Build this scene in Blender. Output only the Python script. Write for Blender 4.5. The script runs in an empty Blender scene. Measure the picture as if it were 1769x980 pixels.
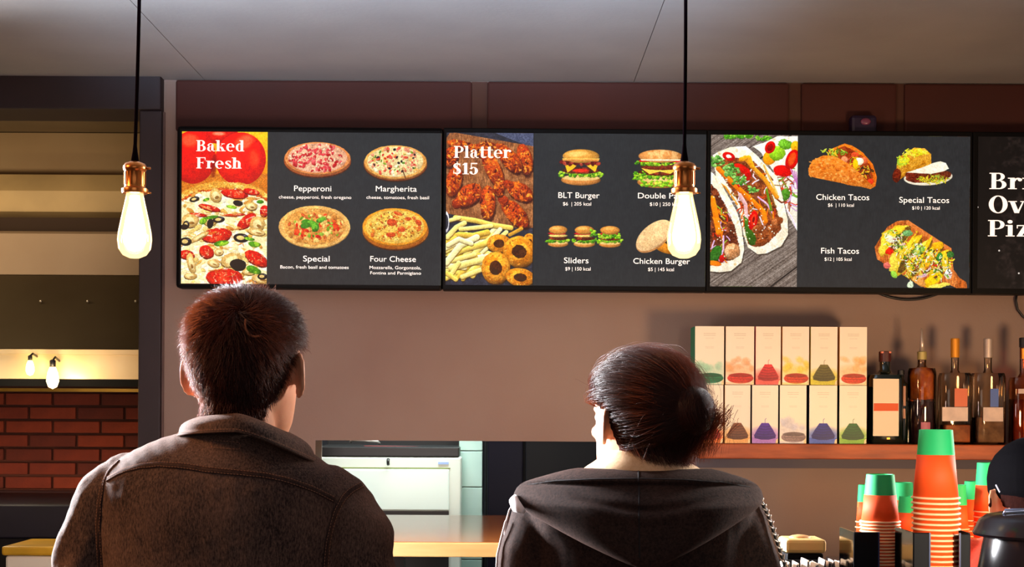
import bpy, bmesh, math, random
import numpy as np
from mathutils import Vector, Matrix, Euler
from mathutils.bvhtree import BVHTree
random.seed(7)
SC = bpy.context.scene
COL = SC.collection
PI = math.pi

# ------------------------------------------------------------------ camera
F = 2457.0                 # focal length in pixels of the 1769-wide frame (50 mm on 36 mm)
CX, HY = 884.5, 707.0      # principal column, horizon row
EYE = 1.6
ROLL = 0.0052
cam_d = bpy.data.cameras.new('camera'); cam_d.sensor_width = 36.0
cam_d.lens = 36.0*F/1769.0; cam_d.shift_y = (HY-490.0)/1769.0
cam_d.clip_start = 0.05; cam_d.clip_end = 60
cam = bpy.data.objects.new('camera', cam_d); COL.objects.link(cam)
cam.matrix_world = Matrix.Translation((0, 0, EYE)) @ Matrix.Rotation(PI/2, 4, 'X') @ Matrix.Rotation(ROLL, 4, 'Z')
SC.camera = cam

def P(px, py, Y):
    u, w = px-CX, HY-py
    x = u*math.cos(ROLL) - w*math.sin(ROLL); v = u*math.sin(ROLL) + w*math.cos(ROLL)
    return Vector((x/F*Y, Y, EYE + v/F*Y))

def lin(c):
    return tuple(((v/255.0)/12.92 if v/255.0 <= 0.04045 else ((v/255.0+0.055)/1.055)**2.4) for v in c)

# ------------------------------------------------------------------ world, lights, exposure
w = bpy.data.worlds.new('world'); SC.world = w; w.use_nodes = True
w.node_tree.nodes['Background'].inputs[0].default_value = (0.30, 0.33, 0.45, 1)
w.node_tree.nodes['Background'].inputs[1].default_value = 0.06
SC.view_settings.view_transform = 'Standard'; SC.view_settings.look = 'None'
SC.view_settings.exposure = 0.0; SC.view_settings.gamma = 1.0
SC.view_settings.use_curve_mapping = False
SC.cycles.max_bounces = 6; SC.cycles.diffuse_bounces = 3; SC.cycles.glossy_bounces = 3
SC.cycles.transmission_bounces = 5; SC.cycles.transparent_max_bounces = 10
SC.cycles.caustics_reflective = False; SC.cycles.caustics_refractive = False
SC.cycles.sample_clamp_indirect = 4.0
SC.cycles.use_denoising = True

def area(name, loc, target, size, energy, col, size_y=None, spread=None):
    d = bpy.data.lights.new(name, 'AREA'); d.energy = energy; d.color = col
    d.size = size
    if size_y: d.shape = 'RECTANGLE'; d.size_y = size_y
    if spread: d.spread = spread
    o = bpy.data.objects.new(name, d); COL.objects.link(o); o.location = loc
    o.rotation_euler = (Vector(target)-Vector(loc)).to_track_quat('-Z', 'Y').to_euler()
    return o
def point(name, loc, energy, col, r=0.03):
    d = bpy.data.lights.new(name, 'POINT'); d.energy = energy; d.color = col; d.shadow_soft_size = r
    o = bpy.data.objects.new(name, d); COL.objects.link(o); o.location = loc
    return o
WARM = (1.0, 0.62, 0.32); COOL = (0.86, 0.92, 1.0)
# unseen area fills added for daylight: narrow beam on ceiling, broad one behind camera
area('daylight_fill', (-0.35, 1.6, 2.3), (-0.35, 3.35, 2.8), 2.0, 24, (0.50, 0.74, 1.0), 0.3, math.radians(20))
area('daylight_fill', (0.0, -1.6, 1.9), (-0.2, 5.2, 2.0), 2.5, 14, (0.95, 0.86, 0.86), 1.4)
# unseen area lights added ahead of the guests for rim light
area('side_rim_light', (-2.75, 4.3, 2.1), (0.0, 2.4, 1.5), 0.7, 250, (0.95, 0.96, 1.0), 1.3, math.radians(80))
area('side_rim_light', (2.9, 4.2, 2.3), (-0.4, 2.3, 1.55), 0.5, 26, (1.0, 0.95, 0.9), 1.0, math.radians(60))
# unseen warm areas added as fill: cartons, cup stack, wall, jacket shoulder
area('warm_fill', (1.9, 2.9, 1.25), (1.1, 5.0, 1.6), 0.35, 11, WARM, spread=math.radians(95))
area('warm_fill', (1.15, 0.5, 1.6), (0.80, 2.5, 1.40), 0.2, 1.5, (1.0, 0.86, 0.66), spread=math.radians(24))
area('warm_fill', (-0.62, 3.3, 1.40), (-0.75, 5.2, 1.9), 0.5, 13.5, (1.0, 0.82, 0.78))
area('warm_fill', (-1.9, 1.9, 2.4), (-0.6, 2.3, 1.5), 0.4, 24, (1.0, 0.5, 0.22))
# kitchen: unseen fluorescent strip over the appliance, plus lights added for bricks and hood
area('unseen_kitchen_light', (-0.2, 5.55, 2.35), (-0.35, 6.0, 1.3), 1.0, 58, (0.84, 0.97, 0.93), 0.2)
area('unseen_kitchen_light', (-2.2, 6.12, 1.27), (-2.2, 6.4, 1.30), 1.6, 1.8, (1.0, 0.62, 0.34), 0.05)
point('hood_fill', (-2.0, 5.3, 1.5), 5, (1.0, 0.8, 0.5), 0.05)  # added fill in front of the hood, no fixture
area('unseen_kitchen_light', (-2.3, 5.35, 2.3), (-2.2, 6.2, 2.2), 1.0, 5, (1.0, 0.78, 0.5), 0.2)

# ------------------------------------------------------------------ materials
def nodes_of(m):
    m.use_nodes = True
    return m.node_tree.nodes, m.node_tree.links
def pm(name, col, rough=0.6, metal=0.0, noise=None, bump=None, col2=None, coat=0, sheen=0, sheen_col=None,
       trans=0, emit=None, stretch=None, spec=None, ior=None, detail=5):
    """principled material; noise=(scale, contrast) blends col with col2 (or a darker tone), bump=(scale, strength, distance)"""
    m = bpy.data.materials.new(name); N, L = nodes_of(m)
    b = N['Principled BSDF']; c = (*lin(col), 1)
    b.inputs['Base Color'].default_value = c
    b.inputs['Roughness'].default_value = rough; b.inputs['Metallic'].default_value = metal
    if coat: b.inputs['Coat Weight'].default_value = coat; b.inputs['Coat Roughness'].default_value = 0.1
    if sheen:
        b.inputs['Sheen Weight'].default_value = sheen; b.inputs['Sheen Roughness'].default_value = 0.45
        if sheen_col: b.inputs['Sheen Tint'].default_value = (*lin(sheen_col), 1)
    if trans: b.inputs['Transmission Weight'].default_value = trans
    if ior: b.inputs['IOR'].default_value = ior
    if spec is not None: b.inputs['Specular IOR Level'].default_value = spec
    if emit: b.inputs['Emission Color'].default_value = (*lin(emit[0]), 1); b.inputs['Emission Strength'].default_value = emit[1]
    if noise or bump:
        tc = N.new('ShaderNodeTexCoord'); mp = N.new('ShaderNodeMapping')
        L.new(tc.outputs['Object'], mp.inputs[0])
        if stretch: mp.inputs['Scale'].default_value = stretch
    if noise:
        n = N.new('ShaderNodeTexNoise'); n.inputs['Scale'].default_value = noise[0]; n.inputs['Detail'].default_value = detail
        L.new(mp.outputs[0], n.inputs['Vector'])
        r = N.new('ShaderNodeValToRGB'); k = noise[1]
        r.color_ramp.elements[0].position = 0.5-k; r.color_ramp.elements[1].position = 0.5+k
        c2 = (*lin(col2), 1) if col2 else tuple(v*0.55 for v in c[:3]) + (1,)
        r.color_ramp.elements[0].color = c2; r.color_ramp.elements[1].color = c
        L.new(n.outputs['Fac'], r.inputs[0]); L.new(r.outputs[0], b.inputs['Base Color'])
    if bump:
        n2 = N.new('ShaderNodeTexNoise'); n2.inputs['Scale'].default_value = bump[0]; n2.inputs['Detail'].default_value = 4
        L.new(mp.outputs[0], n2.inputs['Vector'])
        bp = N.new('ShaderNodeBump'); bp.inputs['Strength'].default_value = bump[1]
        bp.inputs['Distance'].default_value = bump[2] if len(bump) > 2 else 0.01
        L.new(n2.outputs['Fac'], bp.inputs['Height']); L.new(bp.outputs[0], b.inputs['Normal'])
    return m

# ------------------------------------------------------------------ object helpers
def tag(o, label=None, cat=None, group=None, kind=None):
    if label: o['label'] = label
    if cat: o['category'] = cat
    if group: o['group'] = group
    if kind: o['kind'] = kind
    return o
def thing(name, label, cat, loc=(0, 0, 0), rz=0, group=None):
    o = bpy.data.objects.new(name, None); COL.objects.link(o)
    o.location = loc; o.rotation_euler = (0, 0, rz); o.empty_display_size = 0.05
    return tag(o, label, cat, group)
def mo(name, verts, faces, mat, parent=None, smooth=False, loc=None, mats=None, midx=None):
    me = bpy.data.meshes.new(name); me.from_pydata([tuple(v) for v in verts], [], faces)
    for m in (mats or [mat]): me.materials.append(m)
    if midx is not None: me.polygons.foreach_set('material_index', midx)
    if smooth: me.polygons.foreach_set('use_smooth', [True]*len(me.polygons))
    me.update()
    o = bpy.data.objects.new(name, me); COL.objects.link(o)
    if parent: o.parent = parent
    if loc is not None: o.location = loc
    return o
class MB:
    """collects shapes into one mesh"""
    def __init__(s): s.v = []; s.f = []
    def add(s, v, f):
        k = len(s.v); s.v += [tuple(a) for a in v]; s.f += [tuple(i+k for i in q) for q in f]; return s
    def box(s, c, d, rot=None, bev=0.0):
        hx, hy, hz = d[0]/2, d[1]/2, d[2]/2
        if bev > 0:
            b = min(bev, hx*.9, hy*.9, hz*.9); pts = []; 
            bm = bmesh.new(); bmesh.ops.create_cube(bm, size=1)
            for q in bm.verts: q.co = Vector((q.co.x*2*hx, q.co.y*2*hy, q.co.z*2*hz))
            bmesh.ops.bevel(bm, geom=bm.edges[:], offset=b, segments=2, affect='EDGES', profile=0.5)
            bm.verts.ensure_lookup_table(); bm.verts.index_update()
            pts = [q.co.copy() for q in bm.verts]; fs = [[q.index for q in f.verts] for f in bm.faces]; bm.free()
        else:
            pts = [Vector((x*hx, y*hy, z*hz)) for x, y, z in ((-1,-1,-1),(1,-1,-1),(1,1,-1),(-1,1,-1),(-1,-1,1),(1,-1,1),(1,1,1),(-1,1,1))]
            fs = [(0,3,2,1),(4,5,6,7),(0,1,5,4),(1,2,6,5),(2,3,7,6),(3,0,4,7)]
        if rot is not None:
            R = rot if isinstance(rot, Matrix) else Euler(rot).to_matrix()
            pts = [R @ p for p in pts]
        return s.add([p+Vector(c) for p in pts], fs)
    def lathe(s, prof, c=(0,0,0), n=24, sx=1, sy=1):
        v = []; f = []
        for r, z in prof:
            for i in range(n):
                a = 2*PI*i/n; v.append((c[0]+r*sx*math.cos(a), c[1]+r*sy*math.sin(a), c[2]+z))
        for j in range(len(prof)-1):
            for i in range(n):
                f.append((j*n+i, j*n+(i+1)%n, (j+1)*n+(i+1)%n, (j+1)*n+i))
        if prof[0][0] > 1e-5: f.append(tuple(range(n))[::-1])
        if prof[-1][0] > 1e-5: f.append(tuple(range((len(prof)-1)*n, len(prof)*n)))
        return s.add(v, f)
    def tube(s, pts, r, n=8, cap=True):
        pts = [Vector(p) for p in pts]; R = r if hasattr(r, '__len__') else [r]*len(pts)
        v = []; f = []; up = None
        for i, p in enumerate(pts):
            t = (pts[min(i+1, len(pts)-1)]-pts[max(i-1, 0)]).normalized()
            if up is None:
                up = Vector((0, 0, 1)) if abs(t.z) < 0.9 else Vector((1, 0, 0))
            a = t.cross(up).normalized(); b = t.cross(a).normalized(); up = -b if False else (a.cross(t)).normalized()
            for k in range(n):
                q = 2*PI*k/n; v.append(p + a*R[i]*math.cos(q) + b*R[i]*math.sin(q))
        for j in range(len(pts)-1):
            for k in range(n):
                f.append((j*n+k, j*n+(k+1)%n, (j+1)*n+(k+1)%n, (j+1)*n+k))
        if cap: f.append(tuple(range(n))[::-1]); f.append(tuple(range((len(pts)-1)*n, len(pts)*n)))
        return s.add(v, f)
    def ball(s, c, r, n=16, m=10, rot=None):
        r = r if hasattr(r, '__len__') else (r, r, r); v = []; f = []
        R = Euler(rot).to_matrix() if rot is not None else Matrix.Identity(3)
        v.append(R @ Vector((0, 0, -r[2])) + Vector(c))
        for j in range(1, m):
            ph = -PI/2+PI*j/m
            for i in range(n):
                a = 2*PI*i/n
                v.append(R @ Vector((r[0]*math.cos(ph)*math.cos(a), r[1]*math.cos(ph)*math.sin(a), r[2]*math.sin(ph))) + Vector(c))
        v.append(R @ Vector((0, 0, r[2])) + Vector(c)); L = len(v)-1
        for i in range(n):
            f.append((0, 1+(i+1) % n, 1+i)); f.append((L, L-n+i, L-n+(i+1) % n))
        for j in range(m-2):
            for i in range(n):
                f.append((1+j*n+i, 1+j*n+(i+1) % n, 1+(j+1)*n+(i+1) % n, 1+(j+1)*n+i))
        return s.add(v, f)
    def loft(s, rings):
        n = len(rings[0]); v = [p for r in rings for p in r]; f = []
        for j in range(len(rings)-1):
            for i in range(n):
                f.append((j*n+i, j*n+(i+1)%n, (j+1)*n+(i+1)%n, (j+1)*n+i))
        f.append(tuple(range(n))[::-1]); f.append(tuple(range((len(rings)-1)*n, len(rings)*n)))
        return s.add(v, f)
    def build(s, name, mat, parent=None, smooth=False, loc=None):
        return mo(name, s.v, s.f, mat, parent, smooth, loc)
def smooth_by_angle(o, deg=35):
    me = o.data; bm = bmesh.new(); bm.from_mesh(me)
    bmesh.ops.recalc_face_normals(bm, faces=bm.faces)
    for f in bm.faces: f.smooth = True
    for e in bm.edges:
        if len(e.link_faces) == 2 and e.calc_face_angle(0) > math.radians(deg): e.smooth = False
    bm.to_mesh(me); bm.free(); return o
def dup(root, loc=None, rz=None, label=None, group=None):
    r = root.copy(); COL.objects.link(r)
    if loc is not None: r.location = loc
    if rz is not None: r.rotation_euler = (0, 0, rz)
    if label: r['label'] = label
    if group: r['group'] = group
    for ch in list(root.children):
        c = ch.copy(); COL.objects.link(c); c.parent = r
        for g in list(ch.children):
            d = g.copy(); COL.objects.link(d); d.parent = c
    return r
def struct(o): o['kind'] = 'structure'; return o
def boxo(name, x0, x1, y0, y1, z0, z1, mat, parent=None, bev=0.0):
    return MB().box(((x0+x1)/2, (y0+y1)/2, (z0+z1)/2), (x1-x0, y1-y0, z1-z0), bev=bev).build(name, mat, parent)

# ------------------------------------------------------------------ the setting
YW = 5.2                               # front face of the back wall
ZC = P(884, 141, YW).z                 # ceiling height
M_ceil = pm('ceiling_paint', (164, 160, 158), 0.9, noise=(3.0, 0.35), col2=(144, 140, 140), bump=(60, 0.15, 0.004))
M_groove = pm('joint_dark', (60, 52, 52), 0.9)
M_kceil = pm('kitchen_ceiling_olive', (120, 98, 64), 0.9, noise=(2, .3))
M_wall = pm('wall_plaster', (150, 130, 119), 0.85, noise=(2.2, 0.3), col2=(138, 113, 102), bump=(120, 0.25, 0.002))
M_rib = pm('wall_rib_paint', (84, 48, 34), 0.8, noise=(5, 0.3))
M_panel = pm('red_brown_panel', (72, 24, 12), 0.8, noise=(2.5, 0.35), col2=(54, 19, 12), bump=(50, 0.1, 0.002))
M_frame = pm('dark_frame_paint', (42, 28, 34), 0.6, noise=(6, 0.3), bump=(30, 0.1, 0.002))
M_jamb = pm('jamb_edge', (112, 86, 80), 0.8, noise=(8, 0.3))
M_floor = pm('floor_tile', (92, 84, 78), 0.4, noise=(3, 0.3))
M_brick = [pm('brick_clay', (112, 40, 22), 0.9, noise=(14, 0.35), col2=(80, 26, 17), bump=(60, 0.5, 0.004)),
           pm('brick_clay_dark', (92, 32, 20), 0.9, noise=(14, 0.35), col2=(66, 20, 15), bump=(60, 0.5, 0.004)),
           pm('brick_clay_warm', (126, 48, 24), 0.9, noise=(14, 0.35), col2=(92, 32, 18), bump=(60, 0.5, 0.004))]
M_mortar = pm('mortar', (70, 34, 26), 0.95)
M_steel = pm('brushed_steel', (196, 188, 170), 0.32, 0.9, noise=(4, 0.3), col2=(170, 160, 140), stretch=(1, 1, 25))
M_steel_dark = pm('hood_slope_shaded_steel', (96, 84, 62), 0.42, 0.6, noise=(2.0, 0.3), col2=(72, 60, 44))  # dark tone carries the shade on the slope
M_steel_lip = pm('hood_lip_lit_steel', (244, 226, 192), 0.35, 0.25, noise=(5, 0.3), col2=(226, 200, 150))  # same hood steel, strong light on the lip put into the pale colour
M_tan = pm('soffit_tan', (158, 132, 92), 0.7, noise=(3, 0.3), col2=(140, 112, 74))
M_tan_l = pm('soffit_lit_tan', (206, 174, 116), 0.6, noise=(3, 0.3))  # paler copy of the soffit tan, painted as its lit band
M_black = pm('black_plastic', (14, 14, 17), 0.45)
M_navy = pm('navy_counter', (22, 18, 34), 0.5, noise=(8, 0.3))
M_white = pm('white_enamel', (214, 222, 214), 0.35, noise=(3, 0.3), col2=(204, 214, 206))
M_mint = pm('pale_mint_panel', (214, 232, 228), 0.3)
M_wood = pm('orange_wood', (190, 104, 44), 0.35, noise=(7, 0.32), col2=(140, 62, 24), stretch=(1, 9, 9), bump=(20, 0.1, 0.002))
M_woodedge = pm('pale_wood_edge', (248, 214, 142), 0.35, noise=(6, 0.3), col2=(232, 190, 116), stretch=(1, 9, 9))
M_wood_glossy = pm('glossy_bar_wood', (200, 118, 52), 0.16, noise=(5, 0.32), col2=(170, 92, 40), stretch=(1, 8, 8))

fl = struct(boxo('floor', -4.2, 4.2, -2.5, 7.6, -0.1, 0, M_groove))
tb = MB().box((0, 0, 0), (0.594, 0.594, 0.012), bev=0.003)
t0 = None
for i in range(14):
    for j in range(16):
        x = -4.2+0.3+i*0.6; y = -2.2+j*0.6
        if not (-1 < y < 5.2 and abs(x) < 2.9): continue
        if t0 is None: t0 = tb.build('tile', M_floor, fl); t = t0
        else: t = t0.copy(); COL.objects.link(t)
        t.location = (x, y, 0.0)
ce = struct(boxo('ceiling', -4.2, 4.2, -2.5, 7.6, ZC+0.012, ZC+0.12, M_groove))
cxs = [-4.2, -2.70, -1.13, 0.439, 2.01, 3.58]
for i in range(5):
    boxo('panel', cxs[i]+0.0012, cxs[i+1]-0.0012, -2.5, YW, ZC, ZC+0.012, M_ceil, ce)
boxo('panel', -4.2, 4.2, YW+0.004, 7.5, ZC, ZC+0.012, M_kceil, ce)

XL = P(281, 600, YW).x                  # left end of the back wall
OP0, OP1 = P(545, 762, YW).x, P(1150, 762, YW).x
ZT = P(760, 762, YW).z
wb = MB()
wb.box(((XL+4.2)/2, YW+0.09, (ZT+ZC)/2), (4.2-XL, 0.18, ZC-ZT))
wb.box(((XL+OP0)/2, YW+0.09, ZT/2), (OP0-XL, 0.18, ZT))
wb.box(((OP1+4.2)/2, YW+0.09, ZT/2), (4.2-OP1, 0.18, ZT))
wb.box(((OP0+OP1)/2, YW+0.09, 0.475), (OP1-OP0, 0.18, 0.95))
wall_b = struct(wb.build('wall_back', M_wall))
# recessed-looking red-brown boards above the menu screens, pale ribs left between them
def wp(px, py): return P(px, py, YW-0.01)
for (a, b) in ((304, 815), (842, 1362), (1384, 1548), (1562, 2060)):
    p0, p1 = wp(a, 141), wp(b, 226)
    MB().box(((p0.x+p1.x)/2, YW-0.006, (ZC+P(884, 232, YW).z)/2+0.0), (p1.x-p0.x, 0.024, ZC-P(884, 232, YW).z-0.006), bev=0.008).build('panel', M_panel, wall_b)
for (a, b) in ((815, 842), (1362, 1384), (1548, 1562)):
    p0, p1 = wp(a, 141), wp(b, 226)
    MB().box(((p0.x+p1.x)/2, YW-0.002, (ZC+P(884, 232, YW).z)/2), (p1.x-p0.x, 0.008, ZC-P(884, 232, YW).z-0.006)).build('rib', M_rib, wall_b)
# left opening: header and jamb of a dark framed doorway
zh0, zh1 = P(120, 193, YW).z, P(120, 150, YW).z
struct(boxo('trim_1', -4.2, XL, YW-0.05, YW+0.18, zh0, zh1+0.035, M_frame, bev=0.006))
xj = P(243, 500, YW).x
struct(boxo('trim_2', xj, XL-0.001, YW-0.03, YW+0.18, 0, zh0, M_frame, bev=0.004))
struct(boxo('trim_3', XL-0.004, XL+0.006, YW-0.008, YW+0.02, 0, zh0, M_jamb, bev=0.003))
# header fills up to the ceiling
struct(boxo('trim_4', -4.2, XL, YW+0.0, YW+0.18, zh1+0.03, ZC, M_wall))
struct(boxo('wall_left', -4.3, -4.2, -2.5, 7.6, 0, ZC, M_wall)); struct(boxo('wall_right', 4.2, 4.3, -2.5, 7.6, 0, ZC, M_wall))
struct(boxo('wall_partition', -1.05, -0.95, YW+0.18, 6.9, 0, ZC, M_wall))

# kitchen brick wall behind the oven opening
YB = 6.4
kw = struct(boxo('wall_kitchen', -4.2, -1.05, YB, YB+0.2, 0, ZC, M_mortar))
bk = {}
bw, bh = 0.215, 0.0625
z0 = P(120, 870, YB).z
for r in range(-4, 12):
    z = z0 + r*bh + bh/2
    for c in range(0, 9):
        x = P(243, 0, YB).x + 0.05 - (c + (0.5 if r % 2 else 0))*bw
        k = (r*7+c*3 + (r*c) % 5) % 3
        if k not in bk:
            o = MB().box((0, 0, 0), (bw-0.011, 0.03, bh-0.011), bev=0.003).build('brick', M_brick[k], kw); bk[k] = o
        else: o = bk[k].copy(); COL.objects.link(o)
        o.location = (x, YB-0.006+random.uniform(-.003, .003), z); o.rotation_euler = (random.uniform(-.01, .01), 0, random.uniform(-.008, .008))
struct(boxo('wall_kitchen_far', -0.95, 4.2, 6.9, 7.0, 0, ZC, pm('kitchen_wall_dark', (28, 26, 34), 0.8)))
# ------------------------------------------------------------------ painted screen pictures (numpy, made here)
RNG = np.random.default_rng(5)
def vnoise(h, w, s, seed):
    g = np.random.default_rng(seed).random((int(h/s)+3, int(w/s)+3)).astype(np.float32)
    y = np.arange(h)/s; x = np.arange(w)/s; yi = y.astype(int); xi = x.astype(int)
    fy = (y-yi)[:, None]; fx = (x-xi)[None, :]; fy = fy*fy*(3-2*fy); fx = fx*fx*(3-2*fx)
    a = g[yi][:, xi]; b = g[yi][:, xi+1]; c = g[yi+1][:, xi]; d = g[yi+1][:, xi+1]
    return (a*(1-fx)+b*fx)*(1-fy)+(c*(1-fx)+d*fx)*fy
NB = 1500
N_big = vnoise(NB, NB, 28, 1).astype(np.float32)*0.6 + vnoise(NB, NB, 12, 2)*0.4
N_fine = vnoise(NB, NB, 5, 3).astype(np.float32)*0.6 + vnoise(NB, NB, 2.5, 4)*0.4
N_streak = np.repeat(vnoise(NB//6+1, NB, 3, 9), 6, 0)[:NB]
class Cv:
    def __init__(s, x0, y0, x1, y1, bg, k=1.0):
        s.x0, s.y0, s.k = x0, y0, k
        s.w = int((x1-x0)*k); s.h = int((y1-y0)*k); s.a = np.zeros((s.h, s.w, 3), np.float32); s.a[:] = np.array(bg)/255.0
        s.o = 0; s.cx1 = 1e9; s.sk = 0.62; s.plain = False
    def bb(s, x0, y0, x1, y1):
        k = s.k
        a, b, c, d = [int(v) for v in ((x0-s.x0)*k-2, (y0-s.y0)*k-2, (x1-s.x0)*k+3, (y1-s.y0)*k+3)]
        a, b, c, d = max(a, 0), max(b, 0), min(c, s.w, int((s.cx1-s.x0)*k)), min(d, s.h)
        if a >= c or b >= d: return None
        yy, xx = np.mgrid[b:d, a:c]
        s.o = (s.o*73+37) % 400
        return a, b, c, d, xx/k+s.x0, yy/k+s.y0, N_big[(b+s.o) % 500:(b+s.o) % 500+d-b, (a) % 500:(a) % 500+c-a], N_fine[b % 500:b % 500+d-b, (a+s.o) % 500:(a+s.o) % 500+c-a]
    def put(s, r, m, col, tex=0.0, sh=None, fine=None):
        a, b, c, d = r
        cc = np.ones(m.shape+(1,), np.float32)*(np.array(col, np.float32)/255.0)
        if sh is not None: cc = cc*(1+sh[..., None])
        if tex: cc = cc*(1+tex*(fine[..., None]-0.5)*2)
        t = s.a[b:d, a:c]; t[:] = t*(1-m[..., None]) + np.clip(cc, 0, 1)*m[..., None]
    def ell(s, cx, cy, rx, ry, col, ang=0, rough=0.0, tex=0.15, shade=0.25, soft=1.5, alpha=1.0, hole=0.0, hcol=None, col2=None):
        R = max(rx, ry)*(1+rough)+2; g = s.bb(cx-R, cy-R, cx+R, cy+R)
        if g is None: return
        a, b, c, d, X, Y, n, f = g; ca, sa = math.cos(math.radians(ang)), math.sin(math.radians(ang))
        dx, dy = X-cx, Y-cy; u = (dx*ca+dy*sa)/rx; v = (-dx*sa+dy*ca)/ry
        q = np.sqrt(u*u+v*v) + rough*(n-0.5)*2*0.8 + rough*(f-0.5)*0.8
        m = np.clip((1-q)*min(rx, ry)/soft+0.5, 0, 1)*alpha
        if hole: m = m*np.clip((q-hole)*min(rx, ry)/soft+0.5, 0, 1)
        shade = shade*s.sk; sh = shade*(-(dx*0.35+dy)/max(rx, ry))*0.8 - shade*np.clip(q, 0, 1)**4*0.7 + 0.10*s.sk*(n-0.5)*2
        s.put((a, b, c, d), m, col, tex, sh, f)
        if col2 is not None:
            m2 = m*np.clip((n-0.52)*9, 0, 1); s.put((a, b, c, d), m2, col2, tex, sh, f)
    def poly(s, pts, col, tex=0.12, rough=0.0, shade=0.0, alpha=1.0, streak=0.0, col2=None):
        xs = [p[0] for p in pts]; ys = [p[1] for p in pts]; g = s.bb(min(xs), min(ys), max(xs), max(ys))
        if g is None: return
        a, b, c, d, X, Y, n, f = g
        if rough: X = X+rough*(f-0.5)*2; Y = Y+rough*(n-0.5)*2
        ins = np.zeros(X.shape, bool); k = len(pts)
        for i in range(k):
            x1, y1 = pts[i]; x2, y2 = pts[(i+1) % k]
            if y1 == y2: continue
            cond = ((y1 > Y) != (y2 > Y)) & (X < (x2-x1)*(Y-y1)/(y2-y1)+x1); ins ^= cond
        m = ins.astype(np.float32)*alpha
        sh = -shade*((Y-min(ys))/(max(ys)-min(ys)+1)-0.5)*2
        if streak: sh = sh + streak*(N_streak[b:d, a:c][:X.shape[0], :X.shape[1]]-0.5)*2
        s.put((a, b, c, d), m, col, tex, sh, f)
        if col2 is not None: s.put((a, b, c, d), m*np.clip((n-0.5)*8, 0, 1), col2, tex, sh, f)
    def line(s, pts, w, col, tex=0.1, shade=0.3, alpha=1.0, rough=0.0):
        xs = [p[0] for p in pts]; ys = [p[1] for p in pts]; g = s.bb(min(xs)-w, min(ys)-w, max(xs)+w, max(ys)+w)
        if g is None: return
        a, b, c, d, X, Y, n, f = g; D = np.full(X.shape, 1e9, np.float32); S = np.zeros(X.shape, np.float32)
        for (x1, y1), (x2, y2) in zip(pts[:-1], pts[1:]):
            L = (x2-x1)**2+(y2-y1)**2+1e-6; t = np.clip(((X-x1)*(x2-x1)+(Y-y1)*(y2-y1))/L, 0, 1)
            ex = X-(x1+t*(x2-x1)); ey = Y-(y1+t*(y2-y1)); q = np.sqrt(ex*ex+ey*ey); u = q < D
            D = np.where(u, q, D); S = np.where(u, ey, S)
        m = np.clip((w/2-D+rough*(n-0.5)*2)/1.2+0.5, 0, 1)*alpha
        s.put((a, b, c, d), m, col, tex, -shade*S/w*1.6, f)
    def scatter(s, cx, cy, rx, ry, n, size, cols, asp=(0.5, 1.0), tex=0.2, rough=0.2, seed=0, rmax=0.93, shade=0.3, alpha=1.0):
        r = random.Random(seed)
        for _ in range(n):
            a = r.uniform(0, 2*PI); q = math.sqrt(r.random())*rmax; z = r.uniform(*size)
            s.ell(cx+rx*q*math.cos(a), cy+ry*q*math.sin(a), z, z*r.uniform(*asp), r.choice(cols), r.uniform(0, 180), rough, tex, shade, alpha=alpha)
    def tex(s, amt, fine=0.5):
        h, w_ = s.a.shape[:2]
        n = (N_big[:h, :w_]*(1-fine)+N_streak[:h, :w_]*fine-0.5)*2*amt
        s.a += n[..., None]
    def image(s, name):
        a = s.a; g = a.max(2, keepdims=True) > 0.27
        lum = a.mean(2, keepdims=True); h, w_ = a.shape[:2]; n = (np.tile(N_fine, (1, 2))[:h, :w_]-0.5)[..., None]; n2 = (np.tile(N_big, (1, 2))[:h, :w_]-0.5)[..., None]
        e = lum + (a-lum)*1.12; e = (e-0.45)*1.18+0.46 + n*0.20 + n2*0.10; s.a = a if s.plain else np.where(g, e, a)
        im = bpy.data.images.new(name, s.w, s.h, alpha=False)
        px = np.ones((s.h, s.w, 4), np.float32); px[..., :3] = np.clip(s.a[::-1], 0, 1)
        im.pixels.foreach_set(px.ravel()); im.update(); im.pack(); return im
GREY = (43, 44, 46)
def chalk(c):
    h, w_ = c.a.shape[:2]
    c.a += ((N_streak[:h, :w_]-0.5)*0.025 + (N_big[:h, :w_]-0.5)*0.03)[..., None]
def pizza(c, cx, cy, rx, ry, board, crust, cheese, seed, tops, bdx=0, bdy=14, edge=0.9):
    if board:
        c.ell(cx+bdx, cy+bdy+8, rx*1.02, ry*1.0, tuple(int(v*0.45) for v in board), shade=0.1)
        c.ell(cx+bdx, cy+bdy, rx*1.02, ry, board, tex=0.2, shade=0.35)
    c.ell(cx, cy+5, rx, ry, tuple(int(v*0.75) for v in crust), tex=0.2, rough=0.02)
    c.ell(cx, cy, rx, ry*0.99, crust, tex=0.2, rough=0.03, shade=0.2, col2=tuple(min(255, int(v*1.12)) for v in crust))
    c.ell(cx, cy-1, rx*edge, ry*edge, cheese, tex=0.25, rough=0.04, shade=0.12, col2=tuple(int(v*0.88) for v in cheese))
    for (n, size, cols, asp, rm) in tops:
        c.scatter(cx, cy-2, rx*edge, ry*edge, n, size, cols, asp, seed=seed+n, rmax=rm)
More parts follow.
